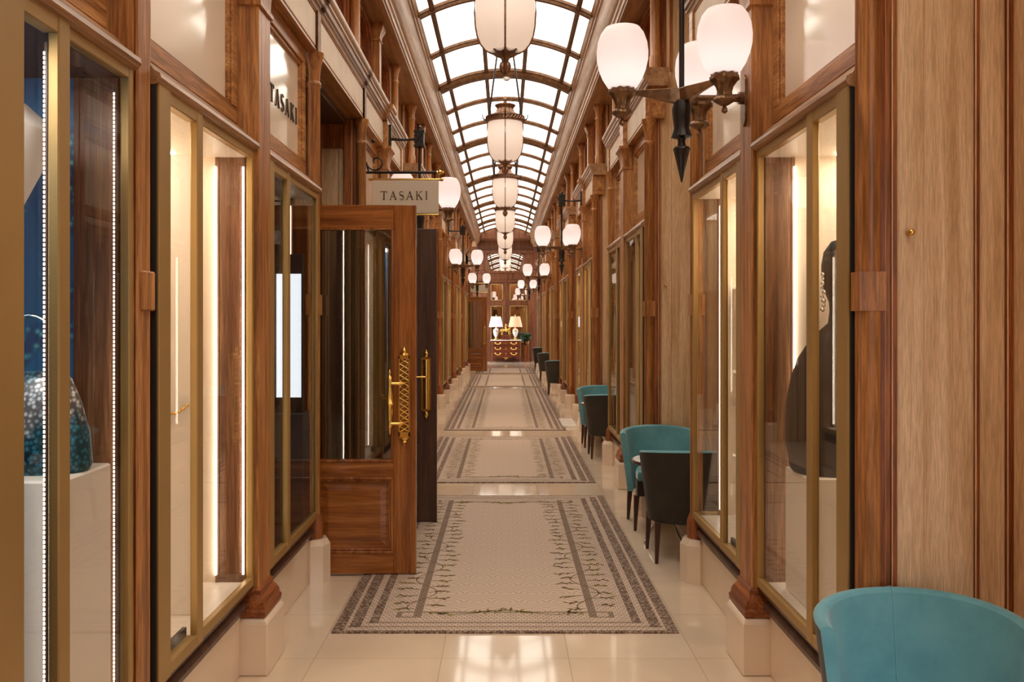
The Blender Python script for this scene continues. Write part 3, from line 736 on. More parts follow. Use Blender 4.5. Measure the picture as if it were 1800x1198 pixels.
# pierced gilt plate with turned lever on the near leaf
hx = W - 0.075
def pierced(hx, y):
    m = MB()
    for s in (-1, 1): m.box(hx + s * 0.032 - 0.004, hx + s * 0.032 + 0.004, y - 0.010, y, 0.90, 1.42)
    m.box(hx - 0.036, hx + 0.036, y - 0.010, y, 0.895, 0.93); m.box(hx - 0.036, hx + 0.036, y - 0.010, y, 1.40, 1.425)
    for i in range(13):
        z = 0.93 + i * 0.0365
        for s in (-1, 1):
            m.tube([(hx - 0.03 * s, y - 0.005, z), (hx + 0.03 * s, y - 0.005, z + 0.0365)], 0.0042, 6)
    for zc, sg in ((1.425, 1), (0.895, -1)):
        m.lathe([(0.034, 0), (0.03, 0.012 * sg), (0.015, 0.02 * sg), (0.02, 0.03 * sg), (0.008, 0.04 * sg), (0.002, 0.055 * sg)], hx, y - 0.004, zc, 12)
    return m.mesh('handle_plate', M['gold'], 40)
ob('handle_plate', pierced(hx, -T / 2), d1)
m = MB()
m.lathe([(0.002, 1.335), (0.008, 1.32), (0.006, 1.30), (0.014, 1.29), (0.016, 1.25), (0.011, 1.23), (0.015, 1.20), (0.019, 1.16), (0.020, 1.125), (0.024, 1.12), (0.024, 1.11), (0.018, 1.10), (0.021, 1.07), (0.016, 1.02), (0.012, 0.99), (0.016, 0.975), (0.008, 0.96), (0.011, 0.945), (0.002, 0.92)], hx - 0.085, -T / 2 - 0.07, 0, 14)
for z in (1.245, 0.99): m.tube([(hx - 0.085, -T / 2 - 0.07, z), (hx - 0.03, -T / 2 - 0.07, z), (hx, -T / 2 - 0.05, z), (hx, -T / 2, z)], [0.011, 0.010, 0.011, 0.014], 10)
m.tube([(hx - 0.105, -T / 2 - 0.07, 1.15), (hx - 0.17, -T / 2 - 0.05, 1.15)], 0.006, 8)
ob('pull_handle', m.mesh('pull_handle', M['gold'], 40), d1)
d2, W2, T2 = door_leaf('door_2', -1.37, -0.556, 6.95, 'dark')
hx = W2 - 0.085
def flat_handle(hx, y):
    m = MB()
    m.prism([(hx - 0.04, y, 0.92), (hx + 0.0, y, 0.90), (hx + 0.04, y, 0.92), (hx + 0.04, y, 1.34), (hx, y, 1.36), (hx - 0.04, y, 1.34)], (0, -0.008, 0))
    m.lathe([(0.024, 0.93), (0.024, 1.33)], hx, y - 0.012, 0, 14)
    for z, s in ((1.355, 1), (0.905, -1)): m.sphere((hx, y - 0.01, z + 0.02 * s), 0.02, 10, 6, sc=(1, 0.6, 1.2)); m.sphere((hx, y - 0.01, z + 0.045 * s), 0.01, 8, 6)
    m.tube([(hx, y - 0.045, 1.19), (hx - 0.10, y - 0.05, 1.19)], 0.008, 8); m.tube([(hx, y, 1.19), (hx, y - 0.05, 1.19)], 0.01, 8)
    return m.mesh('pull_handle', M['gold'], 40)
ob('pull_handle', flat_handle(hx, -T2 / 2), d2)
d3, W3, T3 = door_leaf('door_3', -1.37, -0.58, 27.27, 'oak')
ob('handle_plate', pierced(W3 - 0.075, -T3 / 2), d3)

# ------------------------------------------------------------------ lettering
def letter_polys(ch):
    """filled outlines in a 1-high box: list of polygons, and advance width"""
    def stroke(p, q, w): 
        d = Vector((q[0] - p[0], q[1] - p[1])); nrm = Vector((-d.y, d.x)).normalized() * w / 2
        return [(p[0] + nrm.x, p[1] + nrm.y), (p[0] - nrm.x, p[1] - nrm.y), (q[0] - nrm.x, q[1] - nrm.y), (q[0] + nrm.x, q[1] + nrm.y)]
    def serif(x, z, w=0.26): return [(x - w / 2, z), (x + w / 2, z), (x + w / 2, z + 0.035), (x - w / 2, z + 0.035)]
    if ch == 'T': return [stroke((0.38, 0), (0.38, 1), 0.12), [(0, 0.94), (0.76, 0.94), (0.76, 1), (0, 1)], [(0, 0.8), (0.035, 0.8), (0.06, 0.94), (0, 0.94)], [(0.76, 0.8), (0.725, 0.8), (0.70, 0.94), (0.76, 0.94)], serif(0.38, 0, 0.3)], 0.76
    if ch == 'A': return [stroke((0.08, 0), (0.42, 1), 0.06), stroke((0.74, 0), (0.40, 1), 0.13), stroke((0.2, 0.36), (0.62, 0.36), 0.05), serif(0.08, 0, 0.24), serif(0.74, 0, 0.28)], 0.84
    if ch == 'I': return [stroke((0.15, 0), (0.15, 1), 0.12), serif(0.15, 0, 0.3), serif(0.15, 0.965, 0.3)], 0.3
    if ch == 'K': return [stroke((0.15, 0), (0.15, 1), 0.12), serif(0.15, 0, 0.3), serif(0.15, 0.965, 0.3), stroke((0.2, 0.46), (0.66, 1), 0.055), stroke((0.32, 0.58), (0.74, 0), 0.13), serif(0.64, 0.965, 0.26), serif(0.74, 0, 0.24)], 0.84
    if ch == 'S':
        pts = []
        for i in range(13):
            t = math.radians(25 + i * (245 / 12)); pts.append((0.28 + 0.22 * math.cos(t), 0.75 + 0.24 * math.sin(t)))
        for i in range(1, 14):
            t = math.radians(90 - i * (245 / 13)); pts.append((0.28 + 0.25 * math.cos(t), 0.265 + 0.265 * math.sin(t)))
        polys = []
        for i in range(len(pts) - 1):
            w = 0.05 + 0.09 * math.exp(-((i - 12) / 4.5) ** 2); polys.append(stroke(pts[i], pts[i + 1], w))
        return polys, 0.56
    return [], 0.4
def text_mesh(txt, h, gap, place, depth_vec, mat):
    m = MB(); x = 0; items = []
    for ch in txt:
        pl, adv = letter_polys(ch); items.append((pl, x)); x += adv + gap
    tot = x - gap
    for pl, x0 in items:
        for poly in pl: m.prism([place((px + x0 - tot / 2) * h, pz * h) for px, pz in poly], depth_vec)
    return m.mesh('lettering', mat)

# hanging shop signs
def hanging_sign(label, y, with_text):
    t = thing('hanging_sign', label, 'sign', (0, y, 0), 0)
    ob('sign_panel', MB().box(-1.168, -0.585, -0.012, 0.012, 2.585, 2.875).mesh('sign_panel', M['sign'], None, 0.004), t)
    m = MB(); m.tube([(-1.20, 0, 2.882), (-0.565, 0, 2.882)], 0.011, 10); m.sphere((-0.558, 0, 2.882), 0.016, 10, 6)
    m.tube([(-1.20, 0, 2.575), (-0.585, 0, 2.575)], 0.007, 8)
    ob('panel_rail', m.mesh('panel_rail', M['gold'], 40), t)
    m = MB(); m.tube([(-1.24, 0, 2.945), (-0.59, 0, 2.945)], 0.012, 10)
    m.box(-1.24, -1.225, -0.025, 0.025, 2.80, 3.30)
    for x in (-1.10, -0.62): m.tube([(x, 0, 2.88), (x, 0, 2.945)], 0.006, 6)
    sp = []
    for i in range(30):
        a = i / 29 * 4.3 * PI / 2 + PI; r = 0.085 * (1 - i / 36); sp.append((-1.135 + r * math.cos(a), 0, 3.035 + r * math.sin(a)))
    m.tube([(-1.20, 0, 2.95)] + sp[::1], 0.008, 6); m.sphere((-1.16, 0, 3.22), 0.018, 8, 6)
    ob('bracket', m.mesh('bracket', M['black_iron'], 40), t)
    m = MB(); m.sphere((-0.575, 0, 2.945), 0.022, 10, 6); m.sphere((-0.548, 0, 2.945), 0.012, 8, 6); m.tube([(-0.60, 0, 2.945), (-0.575, 0, 2.945)], 0.015, 8)
    ob('end_finial', m.mesh('end_finial', M['gold'], 40), t)
    if with_text:
        me = text_mesh('TASAKI', 0.073, 0.30, lambda u, z: (-0.885 + u, -0.0125, 2.705 + z), (0, -0.003, 0), M['letters'])
        ob('lettering', me, t)
    return t
hanging_sign('cream hanging sign with dark capital letters on a black iron bracket above the open doors', 7.5, True)
hanging_sign('small blank cream hanging sign far down the arcade above the distant open door', 28.7, False)
# lettering on the transom of the same shop: reads along the wall
me = text_mesh('TASAKI', 0.098, 0.38, lambda u, z: (-1.279, 4.93 + u, 2.845 + z), (0.006, 0, 0), M['letters'])
tag(ob('shop_lettering', me), 'dark raised capital letters on the frosted pane high on the left wall', 'lettering')

# ------------------------------------------------------------------ pendant lanterns
def lantern_proto():
    e = thing('pendant_lantern', '', 'lamp', (0, 0, 3.62))
    Z = 3.62
    bowl = [(0.03, 0.0), (0.10, 0.012), (0.145, 0.038), (0.178, 0.08), (0.203, 0.14), (0.216, 0.21), (0.222, 0.31), (0.221, 0.43), (0.216, 0.51)]
    ob('glass_bowl', MB().lathe(bowl, 0, 0, 0, 40).mesh('glass_bowl', M['opal_big'], 60), e)
    ob('bulb', MB().sphere((0, 0, 0.37), 0.055, 14, 8).mesh('bulb', M['bulb'], 60), e)
    m = MB()
    for a in (0, PI / 2, PI, 1.5 * PI):
        m.tube([((r + 0.006) * math.cos(a), (r + 0.006) * math.sin(a), z) for r, z in bowl], 0.007, 6)
    ob('strap', m.mesh('strap', M['lantern_bronze'], 50), e)
    m = MB()
    m.lathe([(0.222, 0.495), (0.238, 0.50), (0.242, 0.512), (0.234, 0.518), (0.234, 0.552), (0.246, 0.558), (0.246, 0.572), (0.20, 0.58)], 0, 0, 0, 40)
    for i in range(36):
        a = 2 * PI * i / 36; c, s_ = math.cos(a), math.sin(a)
        m.tube([(0.238 * math.cos(a - 0.05), 0.238 * math.sin(a - 0.05), 0.518), (0.243 * math.cos(a + 0.05), 0.243 * math.sin(a + 0.05), 0.555)], 0.008, 5)
    ob('rim_ring', m.mesh('rim_ring', M['lantern_bronze'], 40), e)
    for a in (0, PI / 2, PI, 1.5 * PI):
        c, s_ = math.cos(a), math.sin(a)
        m = MB(); m.tube([(r * c, r * s_, z) for r, z in ((0.235, 0.535), (0.262, 0.54), (0.278, 0.56), (0.282, 0.59), (0.302, 0.62))], [0.010, 0.010, 0.008, 0.007, 0.002], 6)
        ob('scroll_hook', m.mesh('scroll_hook', M['black_iron'], 40), e)
    m = MB(); m.lathe([(0.20, 0.575), (0.15, 0.60), (0.112, 0.64), (0.098, 0.675), (0.112, 0.70), (0.125, 0.71), (0.125, 0.722), (0.06, 0.735), (0.03, 0.75), (0.018, 0.765), (0.026, 0.785), (0.022, 0.81), (0.006, 0.84)], 0, 0, 0, 48, flute=16, fa=0.05)
    ob('crown', m.mesh('crown', M['lantern_bronze'], 40), e)
    m = MB(); m.lathe([(0.11, 0.022), (0.085, 0.005), (0.05, -0.012), (0.028, -0.03), (0.022, -0.045), (0.034, -0.06), (0.040, -0.085), (0.034, -0.115), (0.018, -0.14), (0.004, -0.15)], 0, 0, 0, 32, flute=8, fa=0.12)
    ob('drop_finial', m.mesh('drop_finial', M['lantern_bronze'], 40), e)
    for s in (-1, 1):
        ob('suspension_rod', MB().tube([(s * 0.205, 0, 0.575), (s * 0.08, 0, 1.515)], 0.012, 8).mesh('suspension_rod', M['black_iron'], 50), e)
    ob('ceiling_plate', MB().box(-0.11, 0.11, -0.03, 0.03, 1.505, 1.55).mesh('ceiling_plate', M['pale_h'], None, 0.004), e)
    return e
lp = lantern_proto()
order = ['nearest of the hanging opal lanterns, largest, its top cut off by the frame', 'second hanging opal lantern from the front, its whole bronze crown in view', 'third hanging opal lantern from the front, below the first finial',
         'fourth hanging opal lantern from the front', 'fifth hanging opal lantern from the front', 'sixth hanging opal lantern from the front', 'farthest hanging opal lantern, closest to the end wall']
for i, lab in enumerate(order):
    o = lp if i == 0 else copy_tree(lp, (0, 6.35 + i * P, 3.62))
    o.location = (0, 6.35 + i * P, 3.62); o['label'] = lab; o['group'] = 'opal lanterns hanging under the skylight'

# smoke detector on the heavy rib
tag(ob('smoke_detector', MB().lathe([(0.035, -0.045), (0.05, -0.03), (0.05, 0.0)], 0, 0, 0, 20).mesh('smoke_detector', M['white_plastic'], 40), None, (0.02, 12.15, ZS + RISE - 0.062)), 'small white smoke detector under the heavy arched skylight rib', 'smoke detector')

# ------------------------------------------------------------------ three-globe wall lamps
def wall_lamp_proto(sx):
    """origin under the centre post at floor level is avoided: origin on the pilaster face at lamp height"""
    e = thing('wall_lamp', '', 'lamp', (0, 0, 0))
    cx = 0.848; g = []
    L = 0.285; B = MB
    globe = [(0.056, -0.155), (0.072, -0.135), (0.094, -0.10), (0.112, -0.055), (0.122, -0.01), (0.1235, 0.03), (0.118, 0.075), (0.104, 0.115), (0.084, 0.143), (0.06, 0.15), (0.0, 0.15)]
    angs = (PI, -PI / 3, PI / 3)
    for a in angs:
        gx, gy = cx + L * math.cos(a), L * math.sin(a)
        cup = ob('cup', cached(('cup',), lambda: MB().lathe([(0.002, -0.325), (0.014, -0.315), (0.012, -0.30), (0.006, -0.292), (0.02, -0.285), (0.05, -0.265), (0.048, -0.255), (0.036, -0.245), (0.033, -0.225), (0.040, -0.20), (0.056, -0.178), (0.066, -0.172), (0.066, -0.160), (0.060, -0.155), (0.060, -0.145)], 0, 0, 0, 40, flute=10, fa=0.04).mesh('cup', M['bronze'], 40)), e, (sx * gx, gy, 2.905))
        gl = ob('globe', cached(('globe',), lambda: MB().lathe(globe, 0, 0, 0, 32).mesh('globe', M['opal'], 50)), cup)
        ob('bulb', cached(('gbulb',), lambda: MB().sphere((0, 0, -0.06), 0.034, 12, 8).mesh('bulb', M['bulb'], 60)), cup)
        def arm(a=a):
            m = MB(sx); u = Vector((math.cos(a), math.sin(a), 0)); v = Vector((-u.y, u.x, 0)); c = Vector((cx, 0, 0)); rings = []
            for t, w_, zt, zb in ((0.0, 0.034, 2.755, 2.685), (0.06, 0.034, 2.755, 2.695), (0.14, 0.024, 2.752, 2.715), (0.22, 0.014, 2.750, 2.728), (L, 0.012, 2.748, 2.730)):
                p = c + u * t
                rings.append([tuple(p + v * w_) [:2] + (zt,), tuple(p - v * w_)[:2] + (zt,), tuple(p - v * w_ * 0.5)[:2] + (zb,), tuple(p + v * w_ * 0.5)[:2] + (zb,)])
            m.loft(rings); return m.mesh('arm', M['bronze'], None, 0.003)
        ob('arm', cached(('arm', sx, a), arm), e)
    m = MB(sx); m.tube([(cx, 0, 2.715), (1.0, 0, 2.715), (1.13, 0, 2.715)], [0.016, 0.014, 0.02], 10); m.tube([(1.12, 0, 2.715), (1.148, 0, 2.715)], 0.03, 12)
    ob('wall_stem', cached(('stem', sx), lambda: m.mesh('wall_stem', M['bronze'], 40)), e)
    m2 = MB(sx); m2.prism([(1.157, y, z) for y, z in ((-0.03, 2.60), (0.0, 2.575), (0.03, 2.60), (0.036, 2.70), (0.03, 2.80), (0.0, 2.83), (-0.03, 2.80), (-0.036, 2.70))], (-0.014, 0, 0))
    ob('backplate', cached(('bpl', sx), lambda: m2.mesh('backplate', M['bronze'], None, 0.003)), e)
    fin = cached(('lfin',), lambda: MB().lathe([(0.003, 2.31), (0.012, 2.35), (0.026, 2.42), (0.036, 2.463), (0.040, 2.468), (0.036, 2.478), (0.020, 2.485), (0.016, 2.505), (0.020, 2.52), (0.050, 2.528), (0.042, 2.548), (0.035, 2.57), (0.040, 2.62), (0.044, 2.66), (0.036, 2.70)], 0, 0, 0, 36, flute=9, fa=0.07).mesh('drop_finial', M['black_iron'], 40))
    ob('drop_finial', fin, e, (sx * cx, 0, 0))
    ob('post', cached(('lpost',), lambda: MB().lathe([(0.013, 2.74), (0.013, 3.36)], 0, 0, 0, 12).mesh('post', M['black_iron'], 50)), e, (sx * cx, 0, 0))
    def hb():
        m = MB(); m.box(-0.045, 0.045, -0.045, 0.045, 3.36, 3.52); m.box(-0.052, 0.052, -0.052, 0.052, 3.36, 3.375); m.box(-0.052, 0.052, -0.052, 0.052, 3.50, 3.52)
        m.lathe([(0.03, 3.52), (0.02, 3.54), (0.024, 3.555), (0.004, 3.58)], 0, 0, 0, 10)
        for s in (-1, 1): m.tube([(s * 0.03, -0.047, 3.40), (-s * 0.03, -0.047, 3.48)], 0.005, 5); m.tube([(-0.047, s * 0.03, 3.40), (-0.047, -s * 0.03, 3.48)], 0.005, 5)
        return m.mesh('hanger_box', M['black_iron'], 40)
    ob('hanger_box', cached(('hb',), hb), e, (sx * cx, 0, 0))
    m3 = MB(sx); m3.tube([(cx, 0, 3.44), (1.0, 0, 3.43), (1.135, 0, 3.44)], [0.014, 0.011, 0.016], 8); m3.box(1.125, 1.148, -0.02, 0.02, 3.36, 3.58)
    ob('hanger_arm', cached(('ha', sx), lambda: m3.mesh('hanger_arm', M['black_iron'], 40)), e)
    return e
pr, pl_ = wall_lamp_proto(1), wall_lamp_proto(-1)
GR = 'three-globe wall lamps on the arcade pilasters'
RL = ['large bronze wall lamp with three opal globes at the front of the right wall', 'three-globe bronze wall lamp above the second pair of teal chairs on the right wall', 'three-globe wall lamp far down the right wall, third from the front there', 'farthest three-globe wall lamp on the right wall']
LL = ['three-globe bronze wall lamp partly behind the lettered hanging sign', 'three-globe wall lamp midway along the left wall, two globes clear beyond the open dark door', 'farthest three-globe wall lamp on the left wall, beside the distant open door']
for i, k in enumerate((0, 2, 4, 6)):
    o = pr if i == 0 else copy_tree(pr, (0, 0, 0)); o.location = (0, 4.1 + k * P, 0); o['label'] = RL[i]; o['group'] = GR
for i, k in enumerate((1, 3, 5)):
    o = pl_ if i == 0 else copy_tree(pl_, (0, 0, 0)); o.location = (0, 4.1 + k * P, 0); o['label'] = LL[i]; o['group'] = GR

# ------------------------------------------------------------------ rugs
def rug(y0, y1, label, detail):
    hl = (y1 - y0) / 2; hw = 0.915
    mat = rug_material('mosaic_carpet', hw, hl)
    m = MB(); m.box(-hw, hw, -hl, hl, 0.0, 0.010)
    top = 0.0108
    rnd = random.Random(int(y0 * 10))
    def leaf(x, y, ang, L, w_, mi):
        c, s_ = math.cos(ang), math.sin(ang)
        pts = [(0, 0), (L * 0.35, w_), (L, 0), (L * 0.35, -w_)]
        m._add([(x + px * c - py * s_, y + px * s_ + py * c, top) for px, py in pts], [(0, 1, 2, 3)], mi)
    def seg(p, q, w_, mi):
        d = Vector((q[0] - p[0], q[1] - p[1])); nn = Vector((-d.y, d.x)).normalized() * w_ / 2
        m._add([(p[0] + nn.x, p[1] + nn.y, top), (p[0] - nn.x, p[1] - nn.y, top), (q[0] - nn.x, q[1] - nn.y, top), (q[0] + nn.x, q[1] + nn.y, top)], [(0, 1, 2, 3)], mi)
    if detail:
        for s in (-1, 1):
            x0 = s * (hw - 0.428); y = -hl + 0.33; i = 0; prev = None
            while y < hl - 0.3:
                ph = (y + hl) / 0.52 * 2 * PI
                pt = (x0 + 0.075 * math.sin(ph), y)
                if prev: seg(prev, pt, 0.007, 1)
                prev = pt; y += 0.03; i += 1
            y = -hl + 0.36
            while y < hl - 0.3:
                for side in (-1, 1):
                    yy = y + (0.06 if side > 0 else 0)
                    bx = x0 + side * 0.03; ln = rnd.uniform(0.07, 0.13)
                    a = (0 if side > 0 else PI) + rnd.uniform(-0.25, 0.25)
                    seg((bx, yy), (bx + ln * math.cos(a), yy + ln * math.sin(a)), 0.008, 1)
                    for q in range(4):
                        t = 0.35 + q * 0.2
                        leaf(bx + ln * t * math.cos(a), yy + ln * t * math.sin(a), a + rnd.choice((-1, 1)) * rnd.uniform(0.5, 1.0), rnd.uniform(0.03, 0.055), 0.010, 2 if rnd.random() < 0.4 else 1)
                y += 0.115
        for sy in (-1, 1):
            for j in range(-13, 14):
                u = j / 13; x = u * 0.42; y = sy * (hl - 0.30) - sy * 0.035 * math.cos(u * PI * 1.5)
                if abs(u) < 0.42 or abs(u) > 0.75:
                    for q in range(3): leaf(x + rnd.uniform(-0.02, 0.02), y + rnd.uniform(-0.015, 0.015), rnd.uniform(0, 2 * PI), rnd.uniform(0.025, 0.055), 0.008, 2 if rnd.random() < 0.6 else 1)
                if j < 13:
                    u2 = (j + 1) / 13; seg((x, y), (u2 * 0.42, sy * (hl - 0.30) - sy * 0.035 * math.cos(u2 * PI * 1.5)), 0.008, 1)
    o = ob('carpet_runner', m.mesh('carpet_runner', [mat, M['vine'], M['vine_green']]), None, (0, (y0 + y1) / 2, 0.0))
    return tag(o, label, 'rug', 'mosaic-patterned carpets down the arcade floor')
M['vine'] = plain('carpet_vine_brown', (0.18, 0.12, 0.06), 0.9, spec=0.1)
M['vine_green'] = plain('carpet_vine_green', (0.24, 0.20, 0.045), 0.9, spec=0.1)
rug(4.49, 7.98, 'front mosaic-patterned beige carpet with vine border, nearest the viewer', True)
rug(8.63, 12.05, 'second mosaic-patterned carpet from the front, beyond the dark door leaf', True)
rug(12.75, 20.5, 'long third mosaic-patterned carpet from the front', True)
rug(21.1, 25.6, 'farthest visible mosaic-patterned carpet, just before the distant open door', False)
rug(26.3, 29.1, 'striped carpet end lying level with the distant open door', False)

# ------------------------------------------------------------------ tub chairs
def chair_proto():
    e = thing('tub_chair', '', 'chair')
    # plan of the shell: U open to -y
    def plan(hw, yb, yf, nst=28):
        pts = []
        for i in range(nst + 1):
            t = i / nst; a = -PI / 2 + PI * t * 1.0   # half ellipse then straight arms
            pts.append((hw * math.sin(a), yf + (yb - yf) * (max(0.0, math.cos(a)) ** 0.85)))
        return pts
    rows_o, rows_i = [], []
    zs = [0.27, 0.36, 0.48, 0.60, 0.68, 0.735]
    def topz(i, nst=28): t = abs(i / nst - 0.5) * 2; return 0.775 - 0.035 * t ** 2
    def shell(th_in, zlist, inner):
        rings = []
        for z in zlist:
            f = (z - 0.27) / 0.5; hw = 0.265 + 0.065 * f - th_in; yb = 0.215 + 0.055 * f - th_in; yf = -0.02
            pp = plan(hw, yb, yf)
            rings.append([(x, y, (0.27 + (topz(i) - 0.012 - 0.27) * (z - 0.27) / (0.735 - 0.27))) for i, (x, y) in enumerate(pp)])
        return rings
    ro = shell(0.0, zs, False); ri = shell(0.042, zs, True)
    m = MB(); m.loft(ro, False, 0, False)
    nst = len(ro[0]) - 1
    m._add(ro[0] + ri[0], [(i, i + 1, i + 1 + nst + 1, i + nst + 1) for i in range(nst)])
    ob('outer_back', m.mesh('outer_back', M['darkvelvet'], 60), e)
    m = MB(); m.loft(ri, False, 0, False)
    rim = []
    for j, (t, dz) in enumerate(((0.0, 0.0), (0.15, 0.008), (0.5, 0.013), (0.85, 0.008), (1.0, 0.0))):
        rim.append([tuple(Vector(ro[-1][i]).lerp(Vector(ri[-1][i]), t) + Vector((0, 0, dz))) for i in range(nst + 1)])
    m.loft(rim, False, 0, False)
    for q in (0, nst): m._add([rr[q] for rr in rim], [(0, 1, 2, 3, 4)])
    for q in (0, nst):           # velvet edge of each wing
        m._add([r[q] for r in ro] + [r[q] for r in ri], [(i, i + 1, i + 7, i + 6) for i in range(5)])
    m.tube([tuple(Vector(r[nst // 2]) + Vector((0, -0.001, 0))) for r in ri] + [tuple(Vector(r[nst // 2]) + Vector((0, 0, 0.001))) for r in rim[::-1]], 0.0022, 6)
    ob('inner_back', m.mesh('inner_back', M['teal'], 60), e)
    # seat
    pp = plan(0.225, 0.185, -0.265)
    m = MB(); m.loft([[(x * s_, y * s_ - 0.0, z) for x, y in pp] for z, s_ in ((0.395, 0.97), (0.405, 1.0), (0.445, 1.0), (0.462, 0.975), (0.466, 0.9))])
    ob('seat', m.mesh('seat', M['teal'], 50), e)
    pp2 = plan(0.225, 0.185, -0.25)
    m = MB(); m.loft([[(x, y, z) for x, y in pp2] for z in (0.275, 0.394)])
    ob('seat_base', m.mesh('seat_base', M['darkvelvet'], 50), e)
    for sx_ in (-1, 1):
        for y in (-0.205, 0.14):
            x = sx_ * 0.225
            m = MB(); ex = 0.012 * sx_; ey = -0.012 if y < 0 else 0.03
            m.loft([[(x + ex * t + a * w_, y + ey * t + c * w_, z) for a, c in ((-1, -1), (1, -1), (1, 1), (-1, 1))] for z, t, w_ in ((0.0, 1, 0.011), (0.275, 0, 0.021))])
            ob('leg', m.mesh('leg', M['walnut'], None, 0.003), e)
    return e
ch = chair_proto(); used = [False]
GC = 'teal and brown tub chairs along the right wall'
def put_chair(x, y, rz, label):
    if not used[0]: o = ch; used[0] = True
    else: o = copy_tree(ch, (x, y, 0))
    o.location = (x, y, 0); o.rotation_euler = (0, 0, rz); o['label'] = label; o['group'] = GC
put_chair(1.262, 2.555, 0.0, 'large teal velvet tub chair cut off at the bottom right corner')
put_chair(1.255, 6.90, 0.0, 'teal tub chair facing the viewer across the front small round table')
put_chair(1.262, 5.95, PI, 'tub chair with its dark brown back to the viewer, beside the front carpet')
put_chair(1.265, 6.88 + P, 0.0, 'teal velvet tub chair facing the viewer in the second recess on the right')
put_chair(1.265, 5.95 + P, PI, 'tub chair showing its dark brown back in the second recess on the right')
put_chair(1.19, 18.76, PI, 'small distant brown-backed tub chair with teal rim, nearest of the far three')
put_chair(1.19, 23.1, PI, 'small distant brown-backed tub chair, middle of the far three')
put_chair(1.2, 27.45, PI, 'farthest small tub chair near the end of the right wall')

def table_proto():
    e = thing('side_table', '', 'table')
    ob('table_top', MB().lathe([(0.0, 0.575), (0.215, 0.575), (0.23, 0.582), (0.23, 0.603), (0.222, 0.61), (0.0, 0.61)], 0, 0, 0, 36).mesh('table_top', M['white_marble'], 40), e)
    ob('table_rim', MB().lathe([(0.232, 0.578), (0.238, 0.582), (0.238, 0.602), (0.232, 0.606)], 0, 0, 0, 36).mesh('table_rim', M['walnut'], 40), e)
    ob('pillar', MB().lathe([(0.018, 0.22), (0.018, 0.575)], 0, 0, 0, 14).mesh('pillar', M['chrome'], 40), e)
    for a in (0.6, 0.6 + PI / 2, 0.6 + PI, 0.6 + 1.5 * PI):
        ob('leg', MB().tube([(0.012 * math.cos(a), 0.012 * math.sin(a), 0.26), (0.20 * math.cos(a), 0.20 * math.sin(a), 0.008)], 0.008, 8).mesh('leg', M['chrome'], 40), e)
    return e
tb = table_proto(); tb.location = (1.19, 6.41, 0); tb['label'] = 'small round table between the front pair of tub chairs'; tb['group'] = 'small round tables between tub chairs'
t2 = copy_tree(tb, (1.19, 6.41 + P, 0), None, 'small round table between the second pair of tub chairs', 'small round tables between tub chairs')

# brass knobs on the window cheeks
for k, lab in ((0, 'small round brass stud on the pale oak panel above the big teal chair'), (1, 'small round brass stud on the pale oak panel above the front pair of tub chairs')):
    m = MB(); m.tube([(0, 0, 0), (0, -0.022, 0)], [0.006, 0.006], 10); m.sphere((0, -0.026, 0), 0.012, 12, 8)
    tag(ob('brass_stud', m.mesh('wall_knob', M['gold'], 50), None, (1.353, 2.868 + k * P, 1.942)), lab, 'stud', 'brass studs on the pale panels')

# white marble step slab by the right wall
tag(ob('threshold_slab', MB().rects(0.88, 1.10, 13.1, 14.0, [(0, 0), (0.03, 0), (0.04, -0.01)]).mesh('threshold_slab', M['white_marble'])), 'low white marble slab on the floor at the foot of the right wall', 'slab')

